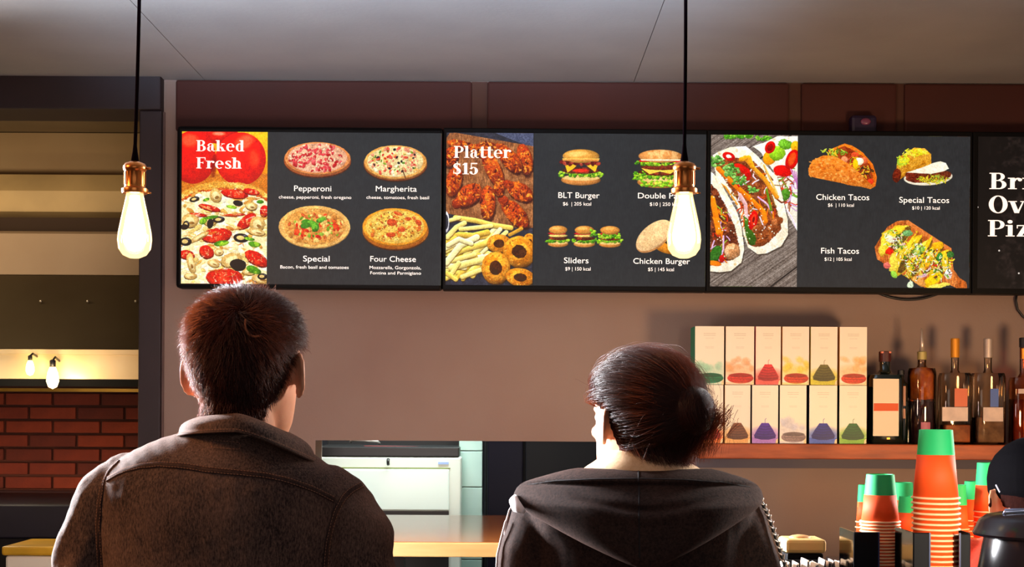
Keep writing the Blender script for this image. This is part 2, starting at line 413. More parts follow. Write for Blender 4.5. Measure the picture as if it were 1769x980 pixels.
def screen_1():
    c = Cv(48, 55, 1507, 915, GREY); chalk(c)
    c.cx1 = 531
    c.poly([(48, 55), (530, 55), (530, 420), (48, 420)], (238, 168, 40), tex=0.1, shade=0.15, col2=(228, 148, 30))
    c.poly([(48, 290), (530, 290), (530, 420), (48, 420)], (196, 120, 44), tex=0.2)
    c.ell(250, 60, 110, 62, (206, 34, 8), tex=0.04, shade=0.3)
    c.ell(110, 200, 128, 150, (214, 30, 10), tex=0.04, shade=0.25)
    c.ell(378, 208, 142, 150, (220, 34, 12), tex=0.04, shade=0.25)
    c.ell(228, 250, 14, 60, (120, 10, 4), ang=5, tex=0.05, alpha=0.7, soft=12)
    c.ell(400, 110, 55, 36, (255, 120, 84), ang=-25, tex=0, soft=22, alpha=0.75, shade=0); c.ell(90, 105, 50, 36, (255, 112, 78), tex=0, soft=20, alpha=0.7, shade=0)
    c.ell(452, 205, 26, 50, (255, 104, 66), tex=0, soft=18, alpha=0.5, shade=0); c.ell(255, 66, 34, 10, (255, 220, 190), tex=0, soft=8, alpha=0.6, shade=0)
    c.ell(340, 230, 40, 60, (250, 74, 30), tex=0, soft=30, alpha=0.5, shade=0)
    c.ell(290, 1010, 560, 675, (222, 160, 72), rough=0.02, tex=0.3, shade=0.05, col2=(240, 196, 112))
    c.ell(290, 1030, 565, 660, (190, 90, 36), rough=0.02, tex=0.35, shade=0.0)
    c.ell(290, 1045, 565, 662, (246, 226, 176), rough=0.02, tex=0.14, shade=0.0, col2=(252, 242, 210))
    r = random.Random(3)
    def clip_ok(x, y): return 55 < x < 525 and y > 375+((x-290)/240)**2*35
    for _ in range(170):
        x, y = r.uniform(50, 528), r.uniform(375, 912)
        if clip_ok(x, y): c.ell(x, y, r.uniform(8, 30), r.uniform(5, 16), r.choice([(255, 244, 214), (240, 208, 130), (226, 176, 96), (250, 232, 180), (206, 148, 74), (232, 200, 128)]), r.uniform(-40, 40), 0.35, 0.2, 0.3)
    P1 = (198, 34, 18); P2 = (150, 24, 14); PW = (232, 150, 110)
    def pep(x, y, a, b, ang, s=0):
        c.ell(x, y+4, a, b, (110, 18, 8), ang, 0.12, 0.2, 0.2); c.ell(x, y, a, b*0.94, P1, ang, 0.12, 0.25, 0.35, col2=(222, 66, 40))
        for i in range(int(a/5)): c.ell(x+r.uniform(-a, a)*.6, y+r.uniform(-b, b)*.55, r.uniform(3, 9), r.uniform(2, 4), PW, r.uniform(0, 180), 0.3, 0.2, 0.2)
    for a in ((345, 405, 74, 26, 8), (440, 392, 46, 18, 10), (205, 485, 62, 16, 14), (140, 525, 50, 10, 5), (345, 524, 60, 7, -3), (415, 560, 62, 32, -38), (515, 500, 26, 34, 10),
              (248, 640, 84, 42, -8), (80, 752, 44, 26, 10), (190, 735, 42, 36, 30), (470, 770, 72, 36, 30), (292, 878, 104, 52, 0)): pep(*a)
    for _ in range(60):
        x, y = r.uniform(55, 525), r.uniform(400, 910); c.line([(x, y), (x+r.uniform(-40, 40), y+r.uniform(-14, 14)), (x+r.uniform(-60, 60), y+r.uniform(-20, 20))], r.uniform(3, 9), r.choice([(206, 140, 60), (255, 250, 230), (180, 110, 50), (236, 200, 120)]), .2, .3, alpha=.6, rough=2)
    def mush(x, y, a, b, ang):
        c.ell(x, y+4, a, b, (120, 84, 40), ang, 0.1, 0.2, 0.2); c.ell(x, y, a, b, (214, 174, 108), ang, 0.28, 0.2, 0.3, col2=(236, 204, 140)); c.ell(x, y, a*0.6, b*0.6, (246, 222, 166), ang, 0.3, 0.15, 0.2)
        c.ell(x+a*0.2, y+b*0.3, a*0.35, b*0.2, (150, 110, 60), ang, 0.2, 0.1, 0.2)
    for a in ((240, 415, 32, 40, -20), (440, 475, 34, 22, 10), (475, 575, 40, 42, 30), (215, 560, 40, 26, -20), (470, 620, 50, 20, 10), (95, 560, 46, 40, 0), (260, 735, 26, 20, 0), (330, 780, 60, 40, -20), (105, 800, 22, 60, -15), (100, 872, 36, 18, 0), (500, 885, 52, 26, 5), (150, 650, 60, 14, -30), (430, 845, 40, 20, 0), (230, 800, 34, 20, 20)): mush(*a)
    def olive(x, y, a, b, ang=0):
        c.ell(x, y, a, b, (24, 18, 22), ang, 0.03, 0.2, 0.4); c.ell(x-a*.1, y-b*.05, a*0.52, b*0.5, (226, 196, 130), ang, 0.1, 0.1, 0.2); c.ell(x+a*.45, y-b*.5, a*.25, b*.14, (150, 150, 160), ang, tex=0, soft=3, alpha=.7)
    for a in ((120, 438, 28, 15, -15), (365, 458, 28, 16, 10), (258, 552, 34, 18, -5), (75, 582, 18, 22), (385, 655, 44, 26, 5), (72, 678, 34, 24), (505, 872, 28, 18)): olive(*a)
    for a in ((366, 460, 26, 12, 8), (368, 808, 46, 34, 10), (65, 595, 22, 16, 0), (210, 575, 18, 28, 10)): c.ell(a[0], a[1], a[2], a[3], (22, 16, 18), a[4], 0.1, 0.2, 0.4)
    for a in ((186, 440, 18, 9, -20), (170, 560, 24, 18, -40), (215, 540, 40, 9, -10), (275, 686, 42, 16, -8), (430, 660, 30, 10, 10), (460, 690, 34, 16, 8), (455, 835, 42, 20, 22), (330, 480, 30, 10, 10), (490, 450, 20, 10, 0)):
        c.ell(a[0], a[1], a[2], a[3], (84, 140, 34), a[4], 0.15, 0.25, 0.4, col2=(150, 190, 60))
    c.poly([(530, 55), (536, 55), (536, 915), (530, 915)], (20, 20, 20))
    c.cx1 = 1e9; c.sk = 0.5
    pizza(c, 810, 200, 185, 92, (172, 96, 54), (214, 140, 86), (238, 182, 150), 11, [(90, (9, 15), [(206, 74, 78), (190, 54, 60), (224, 110, 110), (176, 44, 46)], (0.5, 0.7), 0.92), (60, (4, 9), [(246, 214, 180), (250, 226, 196)], (0.3, 0.6), 0.95)])
    pizza(c, 1248, 218, 175, 95, (150, 84, 40), (224, 164, 92), (244, 218, 162), 21, [(60, (8, 16), [(250, 236, 196), (232, 180, 110), (224, 150, 120), (214, 96, 76)], (0.4, 0.8), 0.95), (26, (5, 9), [(198, 60, 40), (220, 130, 110)], (0.5, 0.9), 0.9), (12, (6, 9), [(40, 30, 30)], (0.6, 0.9), 0.85), (18, (5, 10), [(120, 150, 50), (90, 130, 40)], (0.3, 0.6), 0.92)], bdy=12)
    c.poly([(1285, 262), (1305, 312), (1309, 312), (1292, 262)], (90, 50, 30))
    pizza(c, 797, 588, 200, 120, None, (230, 178, 108), (222, 160, 88), 31, [(90, (8, 18), [(240, 206, 130), (200, 96, 50), (180, 120, 60), (230, 180, 110), (206, 130, 70)], (0.4, 0.8), 0.93), (26, (10, 17), [(206, 52, 28), (190, 40, 24), (220, 84, 44)], (0.5, 0.7), 0.85), (24, (7, 15), [(120, 150, 44), (86, 130, 36), (150, 176, 70)], (0.4, 0.7), 0.9)], edge=0.86)
    for a in ((770, 570, 48, 20, 12), (800, 590, 22, 26, 0), (830, 550, 26, 14, -20), (745, 582, 28, 16, -10)): c.ell(a[0], a[1], a[2], a[3], (74, 130, 40), a[4], 0.1, 0.2, 0.4, col2=(110, 166, 60))
    pizza(c, 1248, 585, 182, 106, (184, 110, 36), (226, 152, 52), (236, 190, 96), 41, [(80, (7, 15), [(246, 214, 130), (216, 140, 60), (206, 110, 50), (238, 196, 110)], (0.4, 0.8), 0.93), (110, (2, 4), [(120, 60, 24), (160, 90, 30)], (0.5, 1), 0.92)], bdx=4, bdy=22)
    for a in ((1230, 560, 28, 20, 0), (1285, 598, 22, 16, 10), (1265, 510, 26, 10, 20), (1225, 630, 26, 14, 0), (1380, 560, 20, 14, 40), (1320, 540, 20, 10, 0)): c.ell(a[0], a[1], a[2], a[3], (196, 84, 40), a[4], 0.1, 0.25, 0.2, hole=0.0, col2=(222, 130, 70))
    return c
def wing(c, x, y, a, b, ang, tail=0.0):
    c.ell(x+6, y+12, a, b, (60, 22, 10), ang, 0.1, 0.1, 0.1, alpha=0.8, soft=6)
    c.ell(x, y, a, b, (176, 72, 18), ang, 0.10, 0.35, 0.45, col2=(208, 104, 30))
    if tail:
        t = math.radians(ang); X, Y = x+math.cos(t)*a*0.95*tail, y+math.sin(t)*a*0.95*tail
        c.ell(X, Y, a*0.4, b*0.55, (150, 58, 18), ang, 0.15, 0.35, 0.45, col2=(190, 90, 30))
    r = random.Random(int(x*7+y))
    for _ in range(60):
        q = r.uniform(0, 2*PI); d = math.sqrt(r.random())*0.9; t = math.radians(ang)
        u, v = a*d*math.cos(q), b*d*math.sin(q)
        c.ell(x+u*math.cos(t)-v*math.sin(t), y+u*math.sin(t)+v*math.cos(t), r.uniform(5, 16), r.uniform(2, 6), r.choice([(226, 126, 40), (150, 50, 14), (110, 34, 12), (214, 110, 34), (246, 170, 76), (84, 28, 12), (190, 84, 24)]), r.uniform(0, 180), 0.4, 0.3, 0.3, alpha=0.85)
def lettuce(c, x0, x1, y, h, seed, cols=((126, 180, 40), (90, 150, 36), (180, 214, 70))):
    r = random.Random(seed); n = int((x1-x0)/9)
    for i in range(n*3): c.ell(r.uniform(x0, x1), y+r.uniform(-h, h), r.uniform(6, 13), r.uniform(4, 9), r.choice(cols), r.uniform(-50, 50), 0.4, 0.3, 0.5)
def burger(c, cx, cy, w, h, kind=0, seed=0):
    bun = (232, 168, 92)
    c.ell(cx, cy+h*0.36, w*0.44, h*0.15, (206, 140, 76), 0, 0.02, 0.06, 0.5); c.ell(cx, cy+h*0.30, w*0.42, h*0.08, (236, 196, 130), 0, 0.02, 0.05, 0.1)
    lettuce(c, cx-w*0.48, cx+w*0.48, cy+h*0.20, h*0.06, seed+1)
    c.ell(cx, cy+h*0.10, w*0.42, h*0.09, (92, 44, 26), 0, 0.1, 0.4, 0.3, col2=(140, 60, 36))
    if kind == 1:
        c.poly([(cx-w*.36, cy), (cx+w*.36, cy), (cx+w*.2, cy+h*.14), (cx, cy+h*.08), (cx-w*.2, cy+h*.15)], (246, 200, 90))
        c.ell(cx+4, cy-h*0.03, w*0.40, h*0.07, (120, 56, 34), 0, 0.1, 0.4, 0.3)
        lettuce(c, cx-w*0.46, cx+w*0.48, cy-h*0.13, h*0.05, seed+2)
        c.poly([(cx-w*.4, cy-h*.22), (cx+w*.42, cy-h*.22), (cx+w*.42, cy-h*.16), (cx-w*.4, cy-h*.17)], (206, 30, 30), shade=.2)
        c.ell(cx+2, cy-h*0.32, w*0.42, h*0.17, (228, 160, 96), 0, 0.02, 0.12, 0.35, col2=(238, 184, 124))
        c.poly([(cx-w*.38, cy-h*.24), (cx+w*.40, cy-h*.24), (cx+w*.38, cy-h*.20), (cx-w*.36, cy-h*.20)], (250, 226, 190))
    elif kind == 0:
        c.poly([(cx-w*.36, cy-h*.06), (cx-w*.06, cy-h*.08), (cx-w*.16, cy+h*.04), (cx-w*.30, cy+h*.16)], (246, 180, 50)); c.poly([(cx+w*.08, cy-h*.08), (cx+w*.38, cy-h*.06), (cx+w*.32, cy+h*.14)], (246, 186, 56))
        c.ell(cx+2, cy+h*0.10, w*0.19, h*0.05, (214, 56, 34), 0, 0.1, 0.1, 0.3)
        for i in range(14):
            x = cx-w*.42+i*w*.062; c.ell(x, cy-h*.13+(i % 2)*h*.04, w*.06, h*.05, ((120, 40, 30), (170, 76, 60), (92, 30, 26))[i % 3], i*40, 0.3, 0.3, 0.3)
        c.ell(cx, cy-h*0.30, w*0.41, h*0.19, (226, 166, 82), 0, 0.01, 0.05, 0.5); c.poly([(cx-w*.42, cy-h*.24), (cx+w*.42, cy-h*.24), (cx+w*.4, cy-h*.16), (cx-w*.4, cy-h*.16)], (226, 156, 84), shade=0.3, rough=2)
        c.ell(cx-w*.08, cy-h*0.36, w*0.22, h*0.07, (250, 214, 140), -5, soft=8, alpha=.6, shade=0, tex=0)
    else:
        c.ell(cx-2, cy-h*0.02, w*0.40, h*0.07, (236, 200, 120), 0, 0.2, 0.3, 0.3)
        c.ell(cx-w*.05, cy-h*0.12, w*0.38, h*0.06, (196, 44, 50), 0, 0.1, 0.1, 0.2)
        if kind == 3: lettuce(c, cx-w*.45, cx+w*.45, cy-h*.02, h*.1, seed+5)
        c.ell(cx, cy-h*0.28, w*0.40, h*0.20, (214, 148, 76), 0, 0.02, 0.12, 0.5)
        c.ell(cx-w*.06, cy-h*0.36, w*0.2, h*0.07, (240, 196, 120), 0, soft=5, alpha=.6, shade=0, tex=0)
def screen_2():
    c = Cv(38, 64, 1490, 926, GREY); chalk(c)
    c.cx1 = 525; c.sk = 0.8
    c.poly([(38, 60), (524, 60), (524, 930), (38, 930)], (44, 42, 52), tex=0.3, col2=(58, 56, 68))
    c.poly([(300, 60), (524, 60), (524, 150)], (84, 88, 110), tex=0.2)
    c.poly([(38, 92), (56, 66), (90, 64), (524, 138), (524, 600), (430, 600), (38, 520)], (140, 92, 58), tex=0.15, streak=0.2, col2=(160, 110, 72))
    for a in ((110, 130, 70, 24, 10, 0), (250, 140, 60, 22, -10, 0), (210, 165, 60, 24, 30, 0), (340, 150, 36, 24, 0, 0), (80, 340, 44, 90, 12, 0), (475, 215, 42, 90, -12, 0), (395, 215, 46, 92, -40, 0), (300, 270, 44, 120, -25, 0), (165, 415, 84, 54, -38, -1), (270, 460, 42, 100, 0, 0), (450, 395, 80, 48, 30, -1), (425, 520, 100, 50, 48, -1), (330, 380, 30, 40, 0, 0), (60, 200, 40, 60, 20, 0)): wing(c, *a)
    r = random.Random(8)
    fr = [(250, 226, 140), (240, 206, 106), (255, 240, 180), (228, 186, 84), (246, 216, 128)]
    for _ in range(60):
        x, y = r.uniform(40, 280), r.uniform(640, 870); a = math.radians(r.gauss(-25, 25)); L = r.uniform(50, 105)
        p = [(x-L*math.cos(a), y-L*math.sin(a)), (x, y+r.uniform(-8, 4)), (x+L*.9*math.cos(a), y+L*.9*math.sin(a))]
        if max(q[0] for q in p) > 340 or max(q[1] for q in p) > 905: continue
        w_ = r.uniform(20, 30); c.line([(q[0]+2, q[1]+5) for q in p], w_, (120, 80, 24), alpha=.6); c.line(p, w_, r.choice(fr), tex=0.06, shade=0.3)
    for p, w_ in (([(90, 545), (200, 560), (300, 585), (400, 600)], 28), ([(45, 655), (95, 600), (140, 575)], 28), ([(60, 560), (110, 545)], 22), ([(120, 610), (210, 600), (290, 590)], 24), ([(110, 640), (190, 645), (270, 625)], 30), ([(60, 760), (150, 720), (290, 680)], 30),
                  ([(40, 800), (120, 700), (210, 655)], 34), ([(50, 700), (110, 665), (180, 690)], 26), ([(70, 830), (170, 800), (240, 780)], 34), ([(60, 880), (110, 800)], 24), ([(130, 880), (230, 840)], 26), ([(45, 860), (95, 895)], 24)):
        c.line([(q[0]+2, q[1]+6) for q in p], w_, (110, 70, 20), alpha=.6); c.line(p, w_, r.choice(fr), tex=0.06, shade=0.35)
    c.line([(300, 660), (340, 610)], 26, fr[2]); c.line([(330, 665), (375, 625)], 24, fr[0]); c.line([(395, 640), (460, 605)], 20, (200, 150, 60)); 
    def ring(x, y, a, b, ang, w_=0.62):
        c.ell(x, y, a*.7, b*.7, (70, 38, 20), ang, .1, .3, .3, col2=(120, 62, 26))
        c.ell(x+3, y+8, a, b, (70, 40, 10), ang, 0.03, 0.1, 0.1, alpha=.8, soft=5); c.ell(x, y, a, b, (218, 136, 36), ang, 0.05, 0.25, 0.4, hole=w_*0.72, col2=(236, 164, 62))
        c.ell(x, y, a*0.99, b*0.99, (236, 170, 74), ang, 0.05, 0.2, 0.5, hole=w_*1.35, alpha=.35)
        for _ in range(26):
            q = r.uniform(0, 2*PI); m = (1+w_)/2; c.ell(x+a*m*math.cos(q), y+b*m*math.sin(q), r.uniform(3, 8), r.uniform(2, 5), r.choice([(184, 100, 24), (246, 190, 96), (206, 120, 34)]), r.uniform(0, 180), 0.4, .2, .3, alpha=.7)
    
    ring(335, 690, 68, 52, 0); ring(505, 690, 40, 60, 0); ring(448, 735, 92, 88, 30); ring(318, 828, 80, 92, 0); ring(455, 880, 82, 52, 8)
    c.ell(38, 570, 18, 60, (240, 236, 240), 0, hole=.7)
    c.cx1 = 1e9
    burger(c, 790, 253, 250, 205, 0, 3)
    burger(c, 1232, 258, 290, 218, 1, 9)
    lettuce(c, 1090, 1150, 300, 30, 5); lettuce(c, 1130, 1340, 345, 14, 6, ((150, 196, 50), (120, 180, 44), (214, 232, 90)))
    burger(c, 665, 645, 130, 124, 2, 4); burger(c, 812, 645, 136, 124, 2, 14); burger(c, 955, 645, 138, 124, 3, 24)
    lettuce(c, 850, 880, 625, 18, 31)
    c.ell(1290, 690, 95, 52, (214, 140, 50), 10, 0.02, 0.1, 0.4); c.ell(1310, 655, 80, 28, (240, 176, 60), 10, 0.05, 0.1, 0.3); lettuce(c, 1230, 1360, 668, 8, 77, ((60, 60, 20), (90, 110, 30), (40, 30, 20)))
    c.ell(1338, 610, 76, 48, (226, 160, 92), 0, 0.02, 0.1, 0.4)
    c.ell(1204, 643, 122, 66, (206, 150, 100), -40, 0.01, 0.08, 0.15); c.ell(1200, 637, 118, 62, (240, 200, 150), -40, 0.01, 0.12, 0.15)
    c.poly([(524, 60), (528, 60), (528, 930), (524, 930)], (20, 20, 20))
    return c
def shreds(c, cx, cy, rx, ry, n, cols, seed, w_=5, L=22):
    r = random.Random(seed)
    for _ in range(n):
        q = r.uniform(0, 2*PI); d = math.sqrt(r.random()); x, y = cx+rx*d*math.cos(q), cy+ry*d*math.sin(q); a = r.uniform(0, PI); l = r.uniform(L*.4, L); b = a+r.uniform(-1, 1)
        c.line([(x, y), (x+l*math.cos(a), y+l*math.sin(a)), (x+l*math.cos(a)+l*.6*math.cos(b), y+l*math.sin(a)+l*.6*math.sin(b))], r.uniform(w_*.6, w_), r.choice(cols), 0.05, 0.4)
def screen_3():
    c = Cv(52, 70, 1415, 878, GREY); chalk(c)
    r = random.Random(12)
    c.cx1 = 509; c.sk = 0.6
    c.poly([(50, 60), (508, 60), (508, 885), (50, 885)], (124, 112, 104), tex=0.25)
    for i in range(-14, 20):       # slanting weathered boards: grain strokes
        for k in range(7):
            y = 120+i*60+k*9+r.uniform(-4, 4); g = r.choice([(92, 80, 74), (150, 138, 130), (110, 98, 92), (70, 60, 56), (168, 156, 148)])
            c.line([(50, y+300), (508, y+300-330)], r.uniform(1.5, 5), g, .3, 0, alpha=.6)
    for y in (400, 760, 1130): c.line([(50, y), (508, y-360)], 7, (34, 28, 26), .1, 0)
    for x, y in ((165, 78), (235, 76), (330, 88)): lettuce(c, x-40, x+35, y, 8, x, ((110, 170, 60), (80, 140, 40), (150, 200, 80)))
    def tortilla(pts, col=(240, 228, 204)):
        c.poly([(x+5, y+8) for x, y in pts], (60, 48, 40), alpha=.6); c.poly(pts, col, tex=0.05, rough=2, shade=0.04, col2=(248, 240, 224))
        for _ in range(16): 
            i = r.randrange(len(pts)); x, y = pts[i]; c.ell(x*.8+pts[(i+3) % len(pts)][0]*.2, y*.8+pts[(i+3) % len(pts)][1]*.2, r.uniform(4, 12), r.uniform(3, 7), (222, 196, 150), r.uniform(0, 180), .3, .1, 0, alpha=.5)
    tortilla([(508, 75), (400, 75), (330, 110), (270, 130), (310, 160), (380, 260), (430, 400), (460, 500), (508, 580)], (236, 226, 212))
    shreds(c, 450, 330, 40, 130, 60, [(206, 60, 30), (110, 150, 50), (150, 90, 60), (200, 160, 200)], 5, 8, 40)
    c.ell(360, 190, 34, 40, (246, 160, 30), 30); c.ell(400, 165, 44, 40, (150, 196, 50), -30, .15, .2, .4, col2=(180, 220, 80)); c.ell(440, 120, 40, 26, (120, 176, 60), 20, .3, .3, .4)
    c.ell(495, 130, 24, 30, (244, 180, 40)); c.ell(362, 135, 26, 34, (206, 26, 16), 25, hole=.5); c.ell(362, 135, 14, 20, (150, 20, 10), 25); c.ell(430, 260, 50, 30, (214, 24, 16), 10); c.ell(478, 200, 32, 56, (206, 24, 14), 20); c.ell(478, 195, 18, 36, (232, 90, 40), 20)
    for i in range(4): c.line([(470+i*10, 250+i*5), (490+i*5, 300), (505, 330+i*8)], 5, (190, 130, 180))
    c.line([(455, 470), (480, 510), (500, 560)], 9, (236, 220, 236)); c.ell(440, 390, 26, 34, (90, 140, 50), 20, .3, .3, .4)
    tortilla([(60, 180), (90, 160), (150, 135), (235, 130), (290, 175), (340, 230), (400, 290), (430, 400), (458, 520), (460, 600), (425, 660), (350, 700), (300, 705), (250, 670), (225, 600), (205, 480), (150, 380), (80, 300)])
    c.poly([(70, 215), (160, 190), (260, 200), (330, 260), (370, 370), (410, 500), (425, 570), (360, 640), (290, 668), (250, 650), (228, 560), (220, 470), (165, 370), (90, 260)], (120, 66, 38), tex=.4, rough=6, col2=(160, 90, 50))
    shreds(c, 290, 400, 110, 170, 70, [(224, 110, 30), (190, 70, 36), (232, 210, 220), (150, 110, 60), (120, 60, 40)], 8, 8, 46)
    for p, w_, col in (([(230, 190), (270, 240), (330, 300), (400, 400)], 22, (226, 150, 50)), ([(90, 250), (190, 350), (280, 430), (330, 480), (340, 530)], 26, (236, 130, 26)), ([(60, 300), (130, 350), (190, 440)], 10, (230, 150, 60)),
                       ([(300, 400), (350, 440), (380, 490)], 9, (216, 170, 200)), ([(205, 390), (235, 440), (240, 520)], 20, (226, 180, 180)), ([(170, 300), (200, 345)], 10, (200, 40, 30)), ([(380, 480), (385, 560), (330, 610), (300, 640)], 8, (236, 130, 30)), ([(210, 200), (250, 190), (270, 240)], 24, (240, 160, 40)), ([(345, 360), (370, 470)], 12, (110, 140, 40)), ([(330, 230), (400, 380)], 10, (236, 190, 110))): c.line(p, w_, col, .1, .35)
    c.poly([(228, 500), (250, 520), (285, 600), (300, 650), (262, 660), (236, 600)], (70, 106, 36), rough=3, shade=.2)
    c.ell(275, 525, 24, 52, (196, 14, 10), 10); c.ell(277, 522, 13, 32, (236, 70, 40), 10); c.ell(278, 520, 6, 16, (120, 10, 6), 10)
    c.ell(145, 185, 34, 22, (206, 26, 14), 20, hole=.45); c.ell(215, 250, 46, 20, (206, 40, 20), 30); c.ell(245, 280, 16, 34, (196, 30, 16), -5)
    for x, y, s_ in ((85, 215, 34), (165, 265, 38), (200, 310, 36), (140, 240, 26), (275, 360, 26), (70, 200, 24)): lettuce(c, x-s_, x+s_, y, s_*.6, x, ((110, 166, 80), (150, 196, 110), (84, 140, 60)))
    for x, y in ((330, 600), (300, 570), (380, 560), (320, 640), (400, 530)): c.ell(x, y, 34, 22, (140, 76, 40), -20, .2, .35, .4, col2=(180, 110, 66))
    tortilla([(50, 265), (90, 300), (140, 390), (190, 480), (215, 560), (230, 680), (215, 750), (160, 795), (100, 803), (50, 798)])
    c.poly([(50, 330), (90, 370), (140, 470), (180, 560), (200, 650), (205, 710), (150, 740), (60, 770), (50, 770)], (96, 50, 32), tex=.4, rough=6, col2=(140, 76, 46))
    shreds(c, 100, 590, 50, 150, 46, [(236, 130, 30), (206, 170, 200), (130, 70, 40), (200, 60, 30), (150, 170, 60)], 18, 8, 40)
    c.line([(60, 410), (75, 480), (95, 590)], 30, (238, 140, 30)); c.line([(120, 610), (120, 680), (100, 740)], 9, (216, 180, 210)); c.ell(165, 690, 42, 44, (196, 140, 96), 10, .2, .35, .4, col2=(222, 176, 136)); c.ell(80, 705, 28, 46, (60, 110, 40), 25, .1, .3, .3); c.ell(75, 755, 36, 14, (236, 130, 30), 10); c.ell(112, 730, 14, 20, (180, 30, 20))
    for _ in range(110):
        x, y = r.uniform(60, 400), r.uniform(200, 640)
        if 1.3*x+y > 420 and x < 60+(y-180)*.9: c.ell(x, y, 4, 2.6, (255, 246, 220), r.uniform(0, 180), tex=0, shade=0)
    c.poly([(508, 60), (512, 60), (512, 885), (508, 885)], (20, 20, 20))
    c.cx1 = 1e9
    def Z5(X, Y): return ((1380+X/6.318-1210)*3.063, (230+Y/6.318-210)*3.063)
    A = lambda L: [Z5(*p) for p in L]
    c.poly(A([(300, 180), (480, 105), (560, 125), (680, 200), (790, 330), (835, 470), (820, 570), (765, 605), (640, 560), (420, 400)]), (214, 116, 40), tex=.2, rough=2, shade=.1)
    c.poly(A([(320, 190), (480, 130), (640, 210), (760, 340), (790, 470), (770, 560), (700, 520), (500, 350)]), (150, 66, 30), tex=.3, rough=3)
    for n, cols, cx_, cy_, rx_, ry_, sd in ((40, [(120, 150, 50), (180, 200, 80), (236, 190, 60), (90, 120, 40)], 380, 185, 120, 40, 3), (40, [(244, 196, 40), (236, 180, 40), (120, 150, 50), (200, 90, 60)], 600, 290, 60, 110, 4), (30, [(110, 70, 30), (236, 180, 60), (60, 40, 20)], 720, 410, 60, 70, 6)):
        x, y = Z5(cx_, cy_); shreds(c, x, y, rx_*.485, ry_*.485, n, cols, sd, 6, 18)
    for X, Y, a, b, col in ((600, 225, 45, 28, (222, 96, 60)), (690, 290, 45, 36, (230, 120, 80)), (640, 300, 50, 42, (255, 244, 214)), (480, 280, 40, 36, (232, 150, 110)), (765, 520, 36, 34, (214, 70, 40)), (600, 330, 30, 60, (246, 190, 30))):
        x, y = Z5(X, Y); c.ell(x, y, a*.485, b*.485, col, 0, .15, .15, .3)
    shell = A([(90, 380), (130, 290), (250, 235), (360, 240), (430, 270), (530, 330), (640, 420), (740, 520), (800, 580), (765, 602), (650, 575), (520, 560), (480, 545), (200, 490), (95, 460)])
    c.poly(shell, (216, 132, 58), tex=.15, rough=2, shade=.15, col2=(206, 116, 44))
    r2 = random.Random(4)
    for _ in range(120):
        x, y = Z5(r2.uniform(110, 700), r2.uniform(260, 560)); X_, Y_ = (x/3.063+1210-1380)*6.318, (y/3.063+210-230)*6.318
        if Y_ < 470+(X_-95)*.14 and Y_ > 300-(X_-90)*.3 and Y_ > 240+max(0, X_-400)*.75: c.ell(x, y, r2.uniform(5, 11), r2.uniform(3, 7), r2.choice([(240, 170, 96), (190, 100, 36), (232, 156, 80)]), r2.uniform(-30, 60), .3, .1, .3, alpha=.8)
    # special tacos
    c.poly(A([(1050, 300), (1100, 230), (1240, 140), (1350, 150), (1420, 210), (1425, 330), (1300, 390), (1160, 440), (1080, 500), (1040, 420)]), (204, 150, 60), tex=.25, rough=2, shade=.1, col2=(190, 130, 44))
    x, y = Z5(1050, 450); c.ell(x, y, 22, 38, (110, 44, 26), 10, .15, .4, .3)
    x, y = Z5(1250, 190); shreds(c, x, y, 62, 20, 60, [(236, 214, 50), (206, 196, 50), (246, 230, 90)], 7, 6, 18)
    x, y = Z5(1120, 270); shreds(c, x, y, 30, 32, 50, [(206, 210, 70), (150, 180, 60), (236, 214, 50)], 9, 6, 18)
    x, y = Z5(1390, 470); c.ell(x, y, 128, 42, (240, 228, 206), -4, .01, .04, .2); c.ell(x+2, y-6, 120, 32, (110, 54, 34), -6, .05, .4, .2)
    x, y = Z5(1230, 470); c.ell(x, y, 44, 26, (110, 46, 30), 20, .1, .4, .3, col2=(150, 70, 50))
    x, y = Z5(1450, 480); shreds(c, x, y, 76, 22, 80, [(236, 200, 50), (150, 170, 60), (206, 190, 70), (130, 80, 40)], 11, 5, 18)
    c.poly(A([(1150, 415), (1300, 370), (1440, 310), (1520, 290), (1580, 310), (1615, 370), (1560, 400), (1420, 430), (1300, 425)]), (240, 226, 204), tex=.05, rough=1.5, col2=(246, 236, 220))
    # fish tacos on a paddle board
    def Z4(X, Y): return ((1480+X/6.533-1210)*3.063, (360+Y/6.533-210)*3.063)
    B = lambda L: [Z4(*p) for p in L]
    c.poly(B([(190, 430), (330, 200), (440, 135), (560, 122), (820, 290), (1050, 440), (1065, 560), (1075, 680), (1140, 770), (1220, 820), (1232, 900), (1130, 898), (1020, 850), (760, 890), (590, 800), (300, 620), (215, 570)]), (176, 98, 48), tex=.2, rough=1.5, streak=.25, col2=(200, 120, 66))
    c.poly(B([(560, 122), (820, 290), (1050, 440), (1040, 470), (800, 330), (540, 160)]), (206, 126, 70), tex=.1)
    for (X, Y, a, b, g) in ((440, 350, 210, 90, -52), (560, 530, 260, 90, -58), (690, 560, 250, 80, -62), (820, 570, 230, 80, -60), (930, 640, 200, 90, -62)):
        x, y = Z4(X, Y); c.ell(x, y, a*.47, b*.47, (236, 196, 50), g, .08, .1, .35, col2=(246, 214, 90))
        x, y = Z4(X+30, Y-8); c.ell(x, y, a*.43, b*.3, (120, 90, 40), g, .15, .4, .3)
        shreds(c, x, y, 40, 60, 46, [(110, 160, 60), (240, 232, 200), (236, 200, 60), (206, 214, 130), (70, 90, 40), (226, 180, 170)], X, 8, 18)
